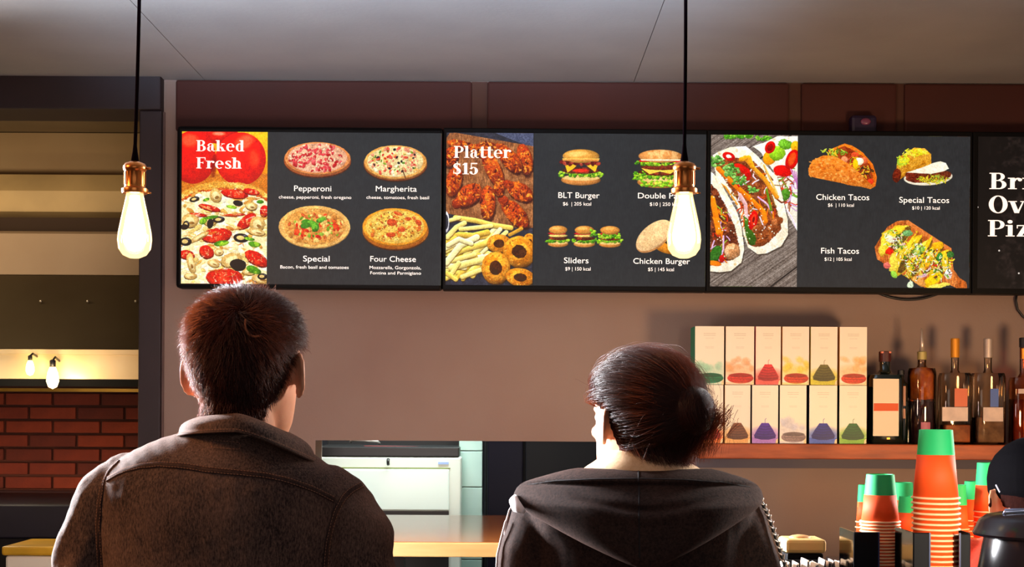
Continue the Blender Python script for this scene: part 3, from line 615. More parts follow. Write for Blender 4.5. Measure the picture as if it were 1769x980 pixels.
    for X, Y, a, b, g, col in ((400, 260, 170, 50, -28, (240, 206, 60)), (300, 420, 60, 120, 10, (244, 214, 80)), (360, 480, 45, 45, 0, (220, 50, 30)), (400, 620, 50, 110, 10, (244, 216, 90)), (560, 440, 26, 190, 28, (244, 206, 60)), (640, 400, 18, 170, 35, (236, 190, 50)), (740, 480, 22, 210, 28, (240, 196, 50)), (830, 560, 28, 190, 35, (236, 170, 40)), (900, 410, 60, 50, 0, (240, 180, 40)), (980, 600, 36, 110, 0, (240, 200, 60)),
                                  (590, 600, 46, 40, 0, (246, 206, 50)), (460, 500, 50, 46, 0, (236, 200, 70)), (860, 640, 34, 34, 0, (206, 36, 30)), (850, 800, 120, 55, -35, (246, 204, 30)), (1020, 730, 45, 60, 0, (244, 234, 226)), (900, 870, 130, 30, -10, (250, 230, 110)), (720, 760, 80, 20, -20, (216, 176, 190)), (690, 820, 80, 40, 30, (226, 160, 90)), (330, 640, 36, 36, 0, (230, 120, 110)), (410, 740, 30, 46, -30, (150, 200, 80)), (595, 860, 32, 42, 0, (226, 240, 206)), (1040, 510, 40, 34, 0, (70, 120, 60)), (560, 270, 50, 30, 0, (120, 170, 110)), (360, 340, 60, 36, 30, (240, 236, 210)), (690, 450, 60, 60, 0, (160, 200, 100)), (920, 540, 30, 50, 20, (60, 130, 60))):
        x, y = Z4(X, Y); c.ell(x, y, a*.47, b*.47, col, g, .42, .25, .2, alpha=.95)
    for sd in range(5):
        for X, Y in ((400, 330), (520, 520), (680, 480), (780, 620), (900, 560), (940, 700), (620, 700)):
            x, y = Z4(X, Y); shreds(c, x, y, 46, 52, 9, [(246, 236, 190), (110, 156, 60), (236, 190, 50), (226, 206, 110), (60, 70, 30), (240, 240, 226), (150, 60, 40)], X+sd, 5, 12)
    return c
def screen_4():
    c = Cv(1465, 75, 2870, 885, (16, 12, 11))
    h, w_ = c.a.shape[:2]; n = N_big[:h, :w_] if w_ <= NB else np.tile(N_big, (1, 2))[:h, :w_]; f = N_fine[:h, :w_] if w_ <= NB else np.tile(N_fine, (1, 2))[:h, :w_]
    m = np.clip((np.arange(w_)-20)/120.0, 0, 1)[None, :]
    c.a += (np.clip((n-.45)*.22, 0, 1)*(.5+f)*m)[..., None]*np.array((1.1, .85, .75))
    for x, y in ((1583, 683), (1692, 803), (1463, 452), (1840, 300), (1900, 730)): c.ell(x, y, 5, 5, (210, 200, 190), tex=0, shade=0)
    return c

# ------------------------------------------------------------------ lettering
M_text = pm('screen_text_white', (255, 250, 244), 0.5, emit=((255, 248, 240), 0.92))
M_text_b = pm('screen_text_bold', (255, 240, 230), 0.5, emit=((255, 238, 226), 0.95))
_dg = None
def sans(body):
    cu = bpy.data.curves.new('t', 'FONT'); cu.body = body; cu.size = 1.0; cu.resolution_u = 4
    ob = bpy.data.objects.new('t', cu); COL.objects.link(ob); bpy.context.view_layer.update()
    me = ob.evaluated_get(bpy.context.evaluated_depsgraph_get()).to_mesh()
    v = [tuple(q.co) for q in me.vertices]; f = [tuple(p.vertices) for p in me.polygons]
    bpy.data.objects.remove(ob); bpy.data.curves.remove(cu)
    return v, f
# high-contrast serif letters drawn with thick verticals and hairline horizontals (x to the right, y up, cap height 1)
TK, TN = 0.20, 0.055
def rect(x0, y0, x1, y1): return [(x0, y0), (x1, y0), (x1, y1), (x0, y1)]
def stem(x, y0, y1, top='both', bot=True):
    o = [rect(x, y0, x+TK, y1)]
    if bot: o.append(rect(x-0.09, y0, x+TK+0.09, y0+TN))
    if top == 'both': o.append(rect(x-0.09, y1-TN, x+TK+0.09, y1))
    elif top == 'left': o.append([(x-0.1, y1-TN), (x, y1-TN*1.2), (x+TK*.5, y1), (x-0.1, y1)])
    return o
def bowl(cx, cy, rx, ry, a0, a1, tk=TK, tn=TN, n=22):
    out = []; pr = None
    for i in range(n+1):
        a = math.radians(a0+(a1-a0)*i/n); ca, sa = math.cos(a), math.sin(a)
        po = (cx+rx*ca, cy+ry*sa); pi_ = (cx+(rx-tk)*ca, cy+(ry-tn)*sa)
        if pr: out.append([pr[0], po, pi_, pr[1]])
        pr = (po, pi_)
    return out
def diag(x0, y0, x1, y1, w_): return [[(x0, y0), (x0+w_, y0), (x1+w_, y1), (x1, y1)]]
def disc(cx, cy, r): return [[(cx+r*math.cos(2*PI*i/14), cy+r*math.sin(2*PI*i/14)) for i in range(14)]]
X = 0.70
def G(ch):
    """polygons and advance of one serif glyph"""
    if ch == 'B': return stem(.10, 0, 1)+[rect(.2, .94, .42, 1), rect(.2, .50, .44, .555), rect(.2, 0, .46, .06)]+bowl(.40, .765, .27, .235, -90, 90, .17)+bowl(.42, .275, .32, .275, -90, 90, .19), .82
    if ch == 'P': return stem(.10, 0, 1)+[rect(.2, .94, .42, 1), rect(.2, .44, .42, .495)]+bowl(.40, .72, .32, .28, -90, 90, .18), .78
    if ch == 'F': return stem(.10, 0, 1)+[rect(.2, .94, .68, 1), rect(.2, .50, .52, .555), [(.62, .94), (.68, .94), (.68, .74), (.65, .74)], [(.49, .62), (.52, .62), (.52, .42), (.49, .42)]], .74
    if ch == 'O': return bowl(.43, .5, .39, .52, 0, 360, .20, .05, 40), .88
    if ch == 'a': return bowl(.30, .52, .22, .20, 20, 160, .10, .055)+disc(.14, .54, .075)+[rect(.34, .08, .52, .55)]+bowl(.28, .22, .24, .24, 90, 290, .17, .05)+bowl(.56, .10, .12, .12, 180, 330, .08, .05), .70
    if ch == 'k': return stem(.08, 0, 1, 'left')+[[(.26, .32), (.30, .38), (.56, .66), (.50, .66)], rect(.42, X-.05, .68, X)]+diag(.30, .40, .50, 0, .20)+[rect(.42, 0, .76, TN)], .78
    if ch == 'e': return bowl(.34, .35, .31, .37, 0, 310, .17, .05, 30)+[rect(.16, .36, .65, .41)], .70
    if ch == 'd': return stem(.42, 0, 1, 'left', False)+[rect(.5, 0, .70, TN)]+bowl(.34, .34, .29, .36, 60, 300, .18, .05), .74
    if ch == 'r': return stem(.08, 0, X, 'left')+bowl(.42, .46, .20, .24, 60, 170, .09, .09)+disc(.50, .58, .095), .62
    if ch == 's': return bowl(.28, .52, .21, .19, 30, 250, .13, .05)+bowl(.28, .18, .23, .20, -150, 70, .14, .05)+[[(.10, .45), (.22, .52), (.49, .26), (.38, .16)]]+[rect(.43, .50, .47, .68), rect(.07, .03, .11, .22)], .56
    if ch == 'h': return stem(.08, 0, 1, 'left')+bowl(.36, .44, .26, .28, 0, 150, .19, .06)+[rect(.43, 0, .62, .45), rect(.35, 0, .70, TN)], .78
    if ch == 'n': return stem(.08, 0, X, 'left')+bowl(.36, .44, .26, .28, 0, 150, .19, .06)+[rect(.43, 0, .62, .45), rect(.35, 0, .70, TN)], .78
    if ch == 'l': return stem(.08, 0, 1.02, 'left'), .40
    if ch == 'i': return stem(.08, 0, X, 'left')+disc(.17, .90, .11), .40
    if ch == 't': return [rect(.12, .14, .31, .92), rect(.0, X-.06, .48, X), [(.12, .92), (.31, .98), (.31, .9)]]+bowl(.33, .16, .21, .18, 180, 340, .19, .05), .52
    if ch == 'v': return diag(.02, X, .22, 0, .20)+[[(.56, X), (.62, X), (.40, 0), (.34, .06)]]+[rect(-.04, X-.05, .32, X), rect(.46, X-.05, .72, X)], .66
    if ch == 'z': return [rect(.06, X-.06, .58, X), rect(.06, 0, .60, .06), [(.36, X-.02), (.58, X-.02), (.28, .02), (.06, .02)], rect(.06, .50, .10, X), rect(.56, 0, .60, .22)], .64
    if ch == 'c': return bowl(.34, .35, .30, .37, 40, 320, .18, .05, 30)+disc(.50, .52, .085), .62
    if ch == '1': return [rect(.14, 0, .34, 1), rect(.03, 0, .45, TN), [(.14, .95), (.14, .82), (.02, .80), (.02, .84)]], .48
    if ch == '5': return bowl(.27, .31, .29, .33, -150, 150, .19, .05)+[rect(.10, .44, .15, 1), rect(.10, .90, .52, 1)]+disc(.10, .17, .09), .62
    if ch == '$': return bowl(.29, .73, .24, .24, 30, 250, .15, .05)+bowl(.29, .27, .25, .27, -150, 70, .16, .05)+[[(.08, .66), (.22, .76), (.53, .36), (.40, .24)]]+[rect(.27, -.12, .32, 1.12), rect(.46, .70, .50, .95), rect(.05, .05, .09, .32)], .62
    return [], .3
def serif(body):
    v = []; f = []; x = 0
    for k, ch in enumerate(body):
        g, adv = G(ch)
        for p in g:
            if abs(sum(p[i][0]*p[(i+1) % len(p)][1]-p[(i+1) % len(p)][0]*p[i][1] for i in range(len(p)))) < 1e-5: continue
            b = len(v); v += [(q[0]+x, q[1], 0.0005*len(f)/20) for q in p]; f.append(tuple(range(b, b+len(p))))
        x += adv
    return v, f

# ------------------------------------------------------------------ menu screens
YS = 5.10; KS = F/YS; TILT = 0.0075
O0 = P(305, 217, YS)
def loc2(px, py):
    dx, dy = px-305.0, py-217.0
    return ((dx + dy*TILT)/KS, -(dy - dx*TILT)/KS)
M_bezel = pm('black_bezel', (5, 5, 6), 0.5, spec=0.15)
M_screenblack = pm('screen_glass_edge', (10, 10, 11), 0.25)
def screen_mat(im):
    m = bpy.data.materials.new('menu_picture'); N, L = nodes_of(m); b = N['Principled BSDF']
    b.inputs['Base Color'].default_value = (0.006, 0.006, 0.006, 1); b.inputs['Roughness'].default_value = 0.35; b.inputs['Specular IOR Level'].default_value = 0.25
    t = N.new('ShaderNodeTexImage'); t.image = im; t.interpolation = 'Cubic'; L.new(t.outputs[0], b.inputs['Emission Color']); b.inputs['Emission Strength'].default_value = 1.0
    return m
RZ = Euler((0, TILT-ROLL, 0))
def local(parent_x, pts): return pts
def menu(idx, label, px0, px1, scr, cv, texts):
    """px0..px1: body columns; scr: display rect in tilt-corrected local metres via pixel corners; texts list"""
    root = thing('menu_screen', label, 'screen', O0, 0, None); root.rotation_euler = RZ
    x0, _ = loc2(px0, 217); x1, _ = loc2(px1, 217+(px1-305)*TILT)
    H = 280.5/KS
    e = 0.0008
    b = MB().box(((x0+x1)/2, 0.035, -H/2), (x1-x0-e, 0.07, H), bev=0.012 if idx == 0 else 0.004)
    b.build('housing', M_bezel, root)
    sx0, sx1, sy0, sy1 = scr
    (ax, az), (bx, bz) = sx0, sx1
    bz_ = bz
    dsp = mo('display', [(ax, -0.0012, bz_), (bx, -0.0012, bz_), (bx, -0.0012, az), (ax, -0.0012, az), (ax, 0.004, bz_), (bx, 0.004, bz_), (bx, 0.004, az), (ax, 0.004, az)],
             [(0, 1, 2, 3), (5, 4, 7, 6), (4, 0, 3, 7), (1, 5, 6, 2), (3, 2, 6, 7), (4, 5, 1, 0)], None, root, mats=[screen_mat(cv.image('menu_picture'))])
    uv = dsp.data.uv_layers.new(name='uv')
    for p in dsp.data.polygons:
        for li in p.loop_indices:
            q = dsp.data.vertices[dsp.data.loops[li].vertex_index].co
            uv.data[li].uv = ((q.x-ax)/(bx-ax), (q.z-bz_)/(az-bz_))
    for (name, body, pxa, pxb, base, cap, bold) in texts:
        v, f = serif(body) if bold else sans(body)
        xs = [q[0] for q in v]; mn, mx = min(xs), max(xs)
        cx0, cz0 = loc2(pxa, base); cx1, _ = loc2(pxb, base+(pxb-pxa)*TILT)
        ch = 1.0 if bold else 0.73
        ys = cap/KS/ch; sc = (cx1-cx0)/(mx-mn)
        vv = [(cx0+(q[0]-mn)*sc, -0.0022-(q[2] if bold else 0), cz0+q[1]*ys) for q in v]
        mo(name, vv, f, M_text_b if bold else M_text, dsp)
    return root
def rc(a, b): return (loc2(*a), loc2(*b), 0, 0)
def z1(X, Y): return (300+X/3.2667, 210+Y/3.2667)
def z2(X, Y): return (760+X/3.2667, 210+Y/3.2667)
def z3(X, Y): return (1210+X/3.063, 210+Y/3.063)
def T(z, name, body, X0, X1, Yb, cap, bold=False, s=3.2667):
    a = z(X0, Yb); b = z(X1, Yb); return (name, body, a[0], b[0], a[1], cap/s, bold)
menu(0, 'pizza menu screen headed Baked Fresh at the end of the row beside the dark doorway', 305, 766, rc((314.6, 227.2), (761, 493.3)), screen_1(), [
    T(z1, 'heading', 'Baked', 128, 400, 168, 62, True), T(z1, 'heading', 'Fresh', 128, 385, 265, 62, True),
    T(z1, 'lettering', 'Pepperoni', 680, 890, 393, 33), T(z1, 'lettering', 'cheese, pepperoni, fresh oregano', 594, 1003, 435, 19),
    T(z1, 'lettering', 'Margherita', 1141, 1372, 395, 33), T(z1, 'lettering', 'cheese, tomatoes, fresh basil', 1088, 1441, 437, 19),
    T(z1, 'lettering', 'Special', 731, 880, 790, 34), T(z1, 'lettering', 'Bacon, fresh basil and tomatoes', 602, 988, 830, 19),
    T(z1, 'lettering', 'Four Cheese', 1110, 1367, 791, 33), T(z1, 'lettering', 'Mozzarella, Gorgonzola,', 1106, 1396, 833, 19), T(z1, 'lettering', 'Fontina and Parmigiano', 1110, 1396, 863, 18)])
menu(1, 'burger menu screen headed Platter $15 behind the hanging bulb', 766, 1222, rc((771.6, 229.2), (1218, 495.6)), screen_2(), [
    T(z2, 'heading', 'Platter', 78, 402, 205, 66, True), T(z2, 'heading', '$15', 76, 214, 298, 64, True),
    T(z2, 'lettering', 'BLT Burger', 668, 900, 432, 34), T(z2, 'lettering', '$6  | 205 kcal', 694, 853, 474, 20),
    T(z2, 'lettering', 'Double Patty', 1117, 1400, 434, 33), T(z2, 'lettering', '$10 | 250 kcal', 1184, 1355, 476, 20),
    T(z2, 'lettering', 'Sliders', 700, 838, 800, 34), T(z2, 'lettering', '$9 | 150 kcal', 707, 850, 841, 20),
    T(z2, 'lettering', 'Chicken Burger', 1091, 1410, 803, 33), T(z2, 'lettering', '$5 | 145 kcal', 1174, 1320, 844, 20)])
menu(2, 'taco menu screen with Chicken Tacos, Special Tacos and Fish Tacos', 1222, 1681, rc((1228.5, 232.8), (1674, 498.2)), screen_3(), [
    T(z3, 'lettering', 'Chicken Tacos', 612, 892, 415, 32, s=3.063), T(z3, 'lettering', '$6  | 110 kcal', 674, 811, 451, 18, s=3.063),
    T(z3, 'lettering', 'Special Tacos', 1051, 1315, 430, 32, s=3.063), T(z3, 'lettering', '$10 | 120 kcal', 1119, 1265, 466, 18, s=3.063),
    T(z3, 'lettering', 'Fish Tacos', 638, 838, 699, 32, s=3.063), T(z3, 'lettering', '$12 | 105 kcal', 656, 799, 737, 18, s=3.063)])
menu(3, 'black menu screen with large white words starting Bri, Ove and Piz', 1681, 2140, rc((1690, 236), (2130, 501.5)), screen_4(), [
    T(z3, 'heading', 'Brick', 1528, 1920, 358, 86, True, 3.063), T(z3, 'heading', 'Oven', 1524, 1895, 484, 90, True, 3.063), T(z3, 'heading', 'Pizza', 1520, 1905, 608, 86, True, 3.063)])
# ------------------------------------------------------------------ kitchen: extraction hood, reflected bulbs, counter
YH = 6.0
def zz(py, Y): return P(120, py, Y).z
hood = thing('extraction_hood', 'long steel extraction hood with bright lower lip over the brick oven wall', 'extractor hood', (-2.6, 6.0, 1.6))
hx0, hx1 = -4.1, -1.06
def hb(name, prof, mat, dx=0.0):
    """extrude a (Y,z) profile along X"""
    n = len(prof); v = [(hx0+dx-hood.location.x, y-6.0, z-1.6) for y, z in prof]+[(hx1-dx-hood.location.x, y-6.0, z-1.6) for y, z in prof]
    f = [(i, (i+1) % n, n+(i+1) % n, n+i) for i in range(n)]+[tuple(range(n))[::-1], tuple(range(n, 2*n))]
    return smooth_by_angle(mo(name, v, f, mat, hood), 30)
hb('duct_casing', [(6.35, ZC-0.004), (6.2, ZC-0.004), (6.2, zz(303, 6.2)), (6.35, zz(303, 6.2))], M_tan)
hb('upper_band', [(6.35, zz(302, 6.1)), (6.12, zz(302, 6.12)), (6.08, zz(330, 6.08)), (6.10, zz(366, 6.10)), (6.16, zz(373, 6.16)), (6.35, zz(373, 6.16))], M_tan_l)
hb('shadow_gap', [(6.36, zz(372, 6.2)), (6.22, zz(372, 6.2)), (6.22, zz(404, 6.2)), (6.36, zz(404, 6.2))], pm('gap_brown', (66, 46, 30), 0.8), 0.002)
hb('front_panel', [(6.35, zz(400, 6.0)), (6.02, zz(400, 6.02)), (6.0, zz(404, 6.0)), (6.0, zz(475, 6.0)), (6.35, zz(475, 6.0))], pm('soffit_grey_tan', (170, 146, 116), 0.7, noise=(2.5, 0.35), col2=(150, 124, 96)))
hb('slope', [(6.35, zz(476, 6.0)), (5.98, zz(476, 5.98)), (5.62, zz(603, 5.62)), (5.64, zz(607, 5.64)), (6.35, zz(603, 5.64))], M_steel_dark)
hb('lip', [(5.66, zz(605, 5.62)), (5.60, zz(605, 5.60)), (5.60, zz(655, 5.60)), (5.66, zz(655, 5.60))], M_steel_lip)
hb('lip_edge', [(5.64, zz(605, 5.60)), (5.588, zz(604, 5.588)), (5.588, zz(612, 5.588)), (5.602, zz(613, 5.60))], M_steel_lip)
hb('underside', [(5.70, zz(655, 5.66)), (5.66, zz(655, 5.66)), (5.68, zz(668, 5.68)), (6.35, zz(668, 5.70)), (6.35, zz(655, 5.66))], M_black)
hb('trim_rail', [(6.36, zz(667, 6.3)), (6.33, zz(667, 6.33)), (6.33, zz(677, 6.33)), (6.36, zz(677, 6.3))], pm('brass_rail', (206, 160, 60), 0.4, 0.5, noise=(9, 0.3)))
for px in (72, 153, 236):
    q = P(px, 521, 5.84); MB().ball((q.x-hood.location.x, -0.172, q.z-1.6), 0.007, 8, 6).build('rivet', M_steel, hood, True)
M_glow = pm('reflection_glow', (255, 240, 200), 0.5, emit=((255, 214, 130), 14))  # bulbs and holders added in place of bulb reflections in glass
for k, (px, py, lab) in enumerate(((91, 650, 'small glowing bulb added for a reflection, below the steel lip of the hood'), (52, 634, 'smaller glowing bulb added for a reflection, beside the larger bulb at the hood lip'))):
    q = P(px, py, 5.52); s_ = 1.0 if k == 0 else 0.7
    t = thing('reflected_bulb', lab, 'bulb reflection', q, 0, 'bulb reflections at the hood')
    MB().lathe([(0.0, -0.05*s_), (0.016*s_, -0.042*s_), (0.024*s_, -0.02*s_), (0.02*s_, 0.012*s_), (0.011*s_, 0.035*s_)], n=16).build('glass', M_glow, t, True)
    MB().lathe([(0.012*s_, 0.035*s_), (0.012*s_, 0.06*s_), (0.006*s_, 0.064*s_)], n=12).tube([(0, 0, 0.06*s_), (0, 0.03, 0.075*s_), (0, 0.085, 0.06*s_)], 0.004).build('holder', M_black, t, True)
point('lip_fill_light', P(91, 662, 5.45), 2.2, (1, 0.7, 0.35), 0.02)  # added light at the stand-in bulb, brightens the hood lip
kc = thing('kitchen_counter', 'dark navy counter below the brick wall', 'counter', (-2.6, 5.7, 0))
a, b2 = zz(935, 5.35), zz(873, 5.35)
boxo('base', -1.35, 1.5, -0.28, 0.6, 0, a, M_black, kc); MB().box((0.06, 0.17, (a+b2)/2), (2.9, 0.92, b2-a-0.002), bev=0.008).build('counter_top', M_navy, kc)
pb = P(60, 935, 4.9); pc = P(2, 935, 4.9); pd = P(150, 935, 4.9)
sb = thing('storage_tub', 'white tub with a yellow lid low beside the denim sleeve', 'box', ((pc.x+pd.x)/2, 5.05, 0.72))
M_yel = pm('yellow_lid', (232, 178, 40), 0.45, noise=(8, 0.3)); wq = pd.x-pc.x; zl = 1.6-228/F*5.2-0.72
MB().box((0, 0, zl-0.016), (wq, 0.30, 0.032), bev=0.008).build('lid', M_yel, sb)
MB().box((0, 0, (zl-0.033)/2), (wq-0.02, 0.28, zl-0.033), bev=0.01).build('body', pm('white_tub', (232, 224, 204), 0.5), sb)
tbz = thing('side_table', 'low dark table under the white tub', 'table', ((pc.x+pd.x)/2, 5.05, 0))
boxo('table_top', -0.35, 0.35, -0.2, 0.2, 0.68, 0.72, M_black, tbz)
for sx in (-.3, .3):
    for sy in (-.15, .15): boxo('leg', sx-.02, sx+.02, sy-.02, sy+.02, 0, 0.68, M_black, tbz)

# white kitchen appliance behind the serving hatch
YA = 5.75
ap = thing('kitchen_cabinet', 'white enamel kitchen cabinet with a pale framed door behind the serving hatch', 'cabinet', (P(680, 800, YA).x, YA, 0))
def ax(px): return P(px, 800, YA).x-ap.location.x
def az(py): return P(680, py, YA).z
xl, xr = ax(520), ax(796)
MB().box(((xl+xr)/2, 0.3, az(790)/2), (xr-xl, 0.6, az(790)), bev=0.006).build('body', M_white, ap)
dr = MB().box(((ax(560)+ax(776))/2, -0.006, (az(811)+az(882))/2), (ax(776)-ax(560), 0.014, az(811)-az(882)), bev=0.005).build('door', M_mint, ap)
boxo('door_shadow_gap', ax(555), ax(778), -0.003, 0.004, az(810), az(808), pm('green_gap', (110, 120, 60), 0.8), ap)
boxo('kick_slot', ax(556), ax(776), -0.004, 0.01, az(891), az(883), M_black, ap)
boxo('lower_door', ax(556), ax(776), -0.008, 0.01, 0.12, az(893), M_black, ap)
MB().tube([(ax(671), -0.012, az(803)), (ax(671), -0.02, az(798)), (ax(671), -0.012, az(793))], 0.006, 8).build('knob', M_black, ap, True)
boxo('badge', ax(757), ax(775), -0.003, 0.004, az(802), az(798), pm('blue_badge', (150, 176, 226), 0.5), ap)
bt = thing('tool_tray', 'black tray holding a red-handled tool on top of the white cabinet', 'tray', (ap.location.x, YA, az(790)+0.001))
h0 = az(790)
MB().box(((ax(545)+ax(793))/2, 0.22, 0.02), (ax(793)-ax(545), 0.44, 0.04), bev=0.004).box(((ax(545)+ax(793))/2, 0.40, 0.14), (ax(793)-ax(545), 0.05, 0.25), bev=0.004).build('body', M_black, bt)
MB().tube([(ax(625), 0.10, az(776)-h0), (ax(720), 0.10, az(777)-h0)], 0.010, 8).build('grip', pm('dull_red', (128, 56, 56), 0.5), bt, True)
MB().tube([(ax(552), 0.10, az(777)-h0), (ax(625), 0.10, az(776)-h0)], 0.006, 8).build('shaft', pm('grey_tube', (110, 104, 104), 0.4, 0.6), bt, True)
MB().tube([(ax(720), 0.10, az(777)-h0), (ax(788), 0.10, az(778)-h0)], 0.007, 8).build('shaft', pm('grey_tube', (110, 104, 104), 0.4, 0.6), bt, True)
MB().tube([(ax(603), 0.06, az(765)-h0), (ax(606), 0.05, az(762)-h0), (ax(650), 0.05, az(764)-h0), (ax(653), 0.06, az(768)-h0)], 0.006, 8).build('handle', pm('pale_handle', (176, 176, 172), 0.3, 0.7), bt, True)
pil = struct(MB().box(((P(797, 0, 5.9).x+P(838, 0, 5.9).x)/2, 6.0, ZC/2), (P(838, 0, 5.9).x-P(797, 0, 5.9).x, 0.2, ZC-0.002)).build('trim_5', pm('tiled_post_mortar', (120, 138, 134), 0.8)))
M_pt = pm('pale_green_tile', (168, 196, 188), 0.3, noise=(5, 0.3), col2=(146, 178, 172)); tw = P(838, 0, 5.9).x-P(797, 0, 5.9).x
first = None
for i in range(13):
    if first is None: first = t = MB().box((0, 0, 0), (tw-0.003, 0.008, 0.146), bev=0.002).build('tile', M_pt, pil)
    else: t = first.copy(); COL.objects.link(t)
    t.location = ((P(797, 0, 5.9).x+P(838, 0, 5.9).x)/2, 5.898, 0.9+i*0.15)
fr = thing('dark_refrigerator', 'tall black cabinet standing behind the serving hatch beside the tiled post', 'cabinet', (P(838, 0, 5.8).x+0.42, 6.1, 0))
boxo('body', -0.41, 0.6, -0.28, 0.3, 0, 2.1, pm('black_gloss', (12, 11, 15), 0.6, spec=.1), fr, 0.01)
boxo('door', -0.40, -0.255, -0.30, -0.282, 0.1, 2.05, pm('navy_gloss', (9, 8, 20), 0.5, spec=.1), fr, 0.006); boxo('door', -0.245, 0.59, -0.30, -0.282, 0.1, 2.05, pm('charcoal_gloss', (17, 16, 19), 0.6, spec=.1), fr, 0.006)

# wooden bar ledge in front of the hatch
zb = P(760, 938, 4.12).z
bar = thing('bar_counter', 'glossy orange wooden bar with a pale front edge below the serving hatch', 'counter', (0, 4.66, 0))
xa, xb = P(560, 940, 4.12).x, P(1130, 940, 4.12).x
boxo('bar_top', xa, xb, -0.52, 0.535, zb-0.04, zb, M_wood_glossy, bar, 0.003)
boxo('front_edge', xa, xb, -0.545, -0.521, zb-0.041, zb-0.001, M_woodedge, bar, 0.003)
for x in (xa+0.12, xb-0.16):
    boxo('leg', x-0.04, x+0.04, -0.45, -0.37, 0, zb-0.041, M_black, bar); boxo('leg', x-0.04, x+0.04, 0.40, 0.48, 0, zb-0.041, M_black, bar)

# ------------------------------------------------------------------ pendant lamps
M_cord = pm('dark_cord', (10, 5, 8), 0.95, spec=0.0)
M_brass = pm('copper_brass', (208, 132, 66), 0.28, 0.95, noise=(30, 0.3), col2=(170, 96, 46))
m = bpy.data.materials.new('bulb_glass'); N, L = nodes_of(m); N.remove(N['Principled BSDF'])
tr = N.new('ShaderNodeBsdfTransparent'); gl = N.new('ShaderNodeBsdfGlossy'); gl.inputs['Roughness'].default_value = 0.05
em = N.new('ShaderNodeEmission'); em.inputs[0].default_value = (1.0, 0.74, 0.34, 1); em.inputs[1].default_value = 0.9
tr.inputs[0].default_value = (1, 0.93, 0.8, 1)
mx = N.new('ShaderNodeMixShader'); mx.inputs[0].default_value = 0.06; L.new(tr.outputs[0], mx.inputs[1]); L.new(gl.outputs[0], mx.inputs[2])
ad = N.new('ShaderNodeAddShader'); L.new(mx.outputs[0], ad.inputs[0]); L.new(em.outputs[0], ad.inputs[1]); L.new(ad.outputs[0], N['Material Output'].inputs[0])
M_bulbglass = m
M_filament = pm('glowing_filament', (255, 240, 200), 0.5, emit=((255, 226, 170), 14))
def pendant(px_top, px, label, lean):
    YP = 2.6; q = P(px, 335, YP); k = F/YP; top = P(px_top, 0, YP)
    t = thing('pendant_bulb', label, 'pendant lamp', q, 0, 'hanging filament bulbs')
    s_ = 1.0/k
    prof = [(0, -112), (9, -111), (20, -106), (27.5, -95), (29.5, -80), (28.5, -68), (24, -45), (18.5, -20), (15.5, -6), (14.5, 0)]
    bm_ = MB().lathe([(r*s_, z*s_) for r, z in prof], n=32); bm_.build('glass_bulb', M_bulbglass, t, True)
    MB().lathe([(0, -100*s_), (11*s_, -97*s_), (19*s_, -84*s_), (20*s_, -70*s_), (15*s_, -42*s_), (10*s_, -18*s_), (8*s_, -3*s_)], n=20).build('glowing_core', M_filament, t, True)
    so = MB().lathe([(15*s_, 0), (21.5*s_, 0.5*s_), (22.5*s_, 3*s_), (22.5*s_, 8*s_), (20*s_, 10*s_), (18*s_, 11*s_), (17.6*s_, 14*s_), (17.6*s_, 38*s_), (19*s_, 40*s_), (20*s_, 43*s_), (20*s_, 47*s_), (17*s_, 52*s_), (9*s_, 55*s_), (7*s_, 56*s_)], n=28)
    for a in range(18):
        g = 2*PI*a/18; so.box((17.8*s_*math.cos(g), 17.8*s_*math.sin(g), 26*s_), (1.5*s_, 1.5*s_, 22*s_), (0, 0, g))
    so = smooth_by_angle(so.build('socket', M_brass, t), 40)
    MB().tube([(20*s_, 0, 44*s_), (27*s_, 0, 44*s_)], 2.2*s_, 10).build('switch_key', M_brass, so, True)
    MB().tube([(20*s_, 0, 3*s_), (28*s_, 0, 1*s_)], 1.6*s_, 8).build('screw', M_brass, so, True)
    MB().lathe([(7*s_, 55*s_), (6.5*s_, 60*s_), (4.5*s_, 72*s_), (3*s_, 86*s_)], n=14).build('strain_relief', M_cord, t, True)
    zc_ = ZC-q.z; dx = lean*s_
    pts = []
    for i in range(40):
        f_ = i/39.0; z = 80*s_+(zc_-80*s_)*f_; pts.append(((P(px_top, 0, YP).x-q.x)*min(1.2, f_*zc_/(335*s_)) + 1.5*s_*math.sin(f_*5), 0.0, z))
    MB().tube(pts, 3.1*s_, 10).build('cord', M_cord, t, True)
    MB().lathe([(0.05, zc_-0.03), (0.052, zc_-0.004), (0.05, zc_-0.001)], c=(pts[-1][0], 0, 0), n=24).build('ceiling_rose', M_black, t, True)
    point('pendant_light', (q.x, YP, q.z-80*s_), 7, (1.0, 0.66, 0.34), 0.012)
    return t
pendant(240, 233, 'hanging filament bulb in a brass socket in front of the dark doorway', 0)
pendant(1183, 1182, 'hanging filament bulb in a brass socket in front of the burger menu screen', 0)

# ------------------------------------------------------------------ things on the back wall
cc = P(1494, 222, 5.13)
sc_ = thing('wall_sensor', 'small dark purple sensor box peeking above the taco menu screen', 'sensor', (cc.x, 5.15, cc.z))
MB().box((0, 0.012, 0.014), (0.094, 0.05, 0.075), bev=0.012).build('casing', pm('dark_violet_plastic', (34, 22, 52), 0.4), sc_)
MB().ball((0.004, -0.016, 0.026), (0.019, 0.006, 0.013), 12, 8).build('lens', pm('dull_pink', (120, 62, 90), 0.3), sc_, True)
cb = thing('screen_cable', 'black cable sagging on the wall below the taco menu screen', 'cable', P(1560, 503, 5.18))
pts = []
for i in range(25):
    u = i/24.0; q = P(1495+u*150, 498+20*math.sin(PI*u), 5.185)-Vector(cb.location); pts.append(q)
MB().tube(pts, 0.0045, 8).build('wire', M_black, cb, True)
cb2 = thing('hanging_cable', 'black cable looping below the black menu screen at the photo edge', 'cable', P(1765, 520, 5.18))
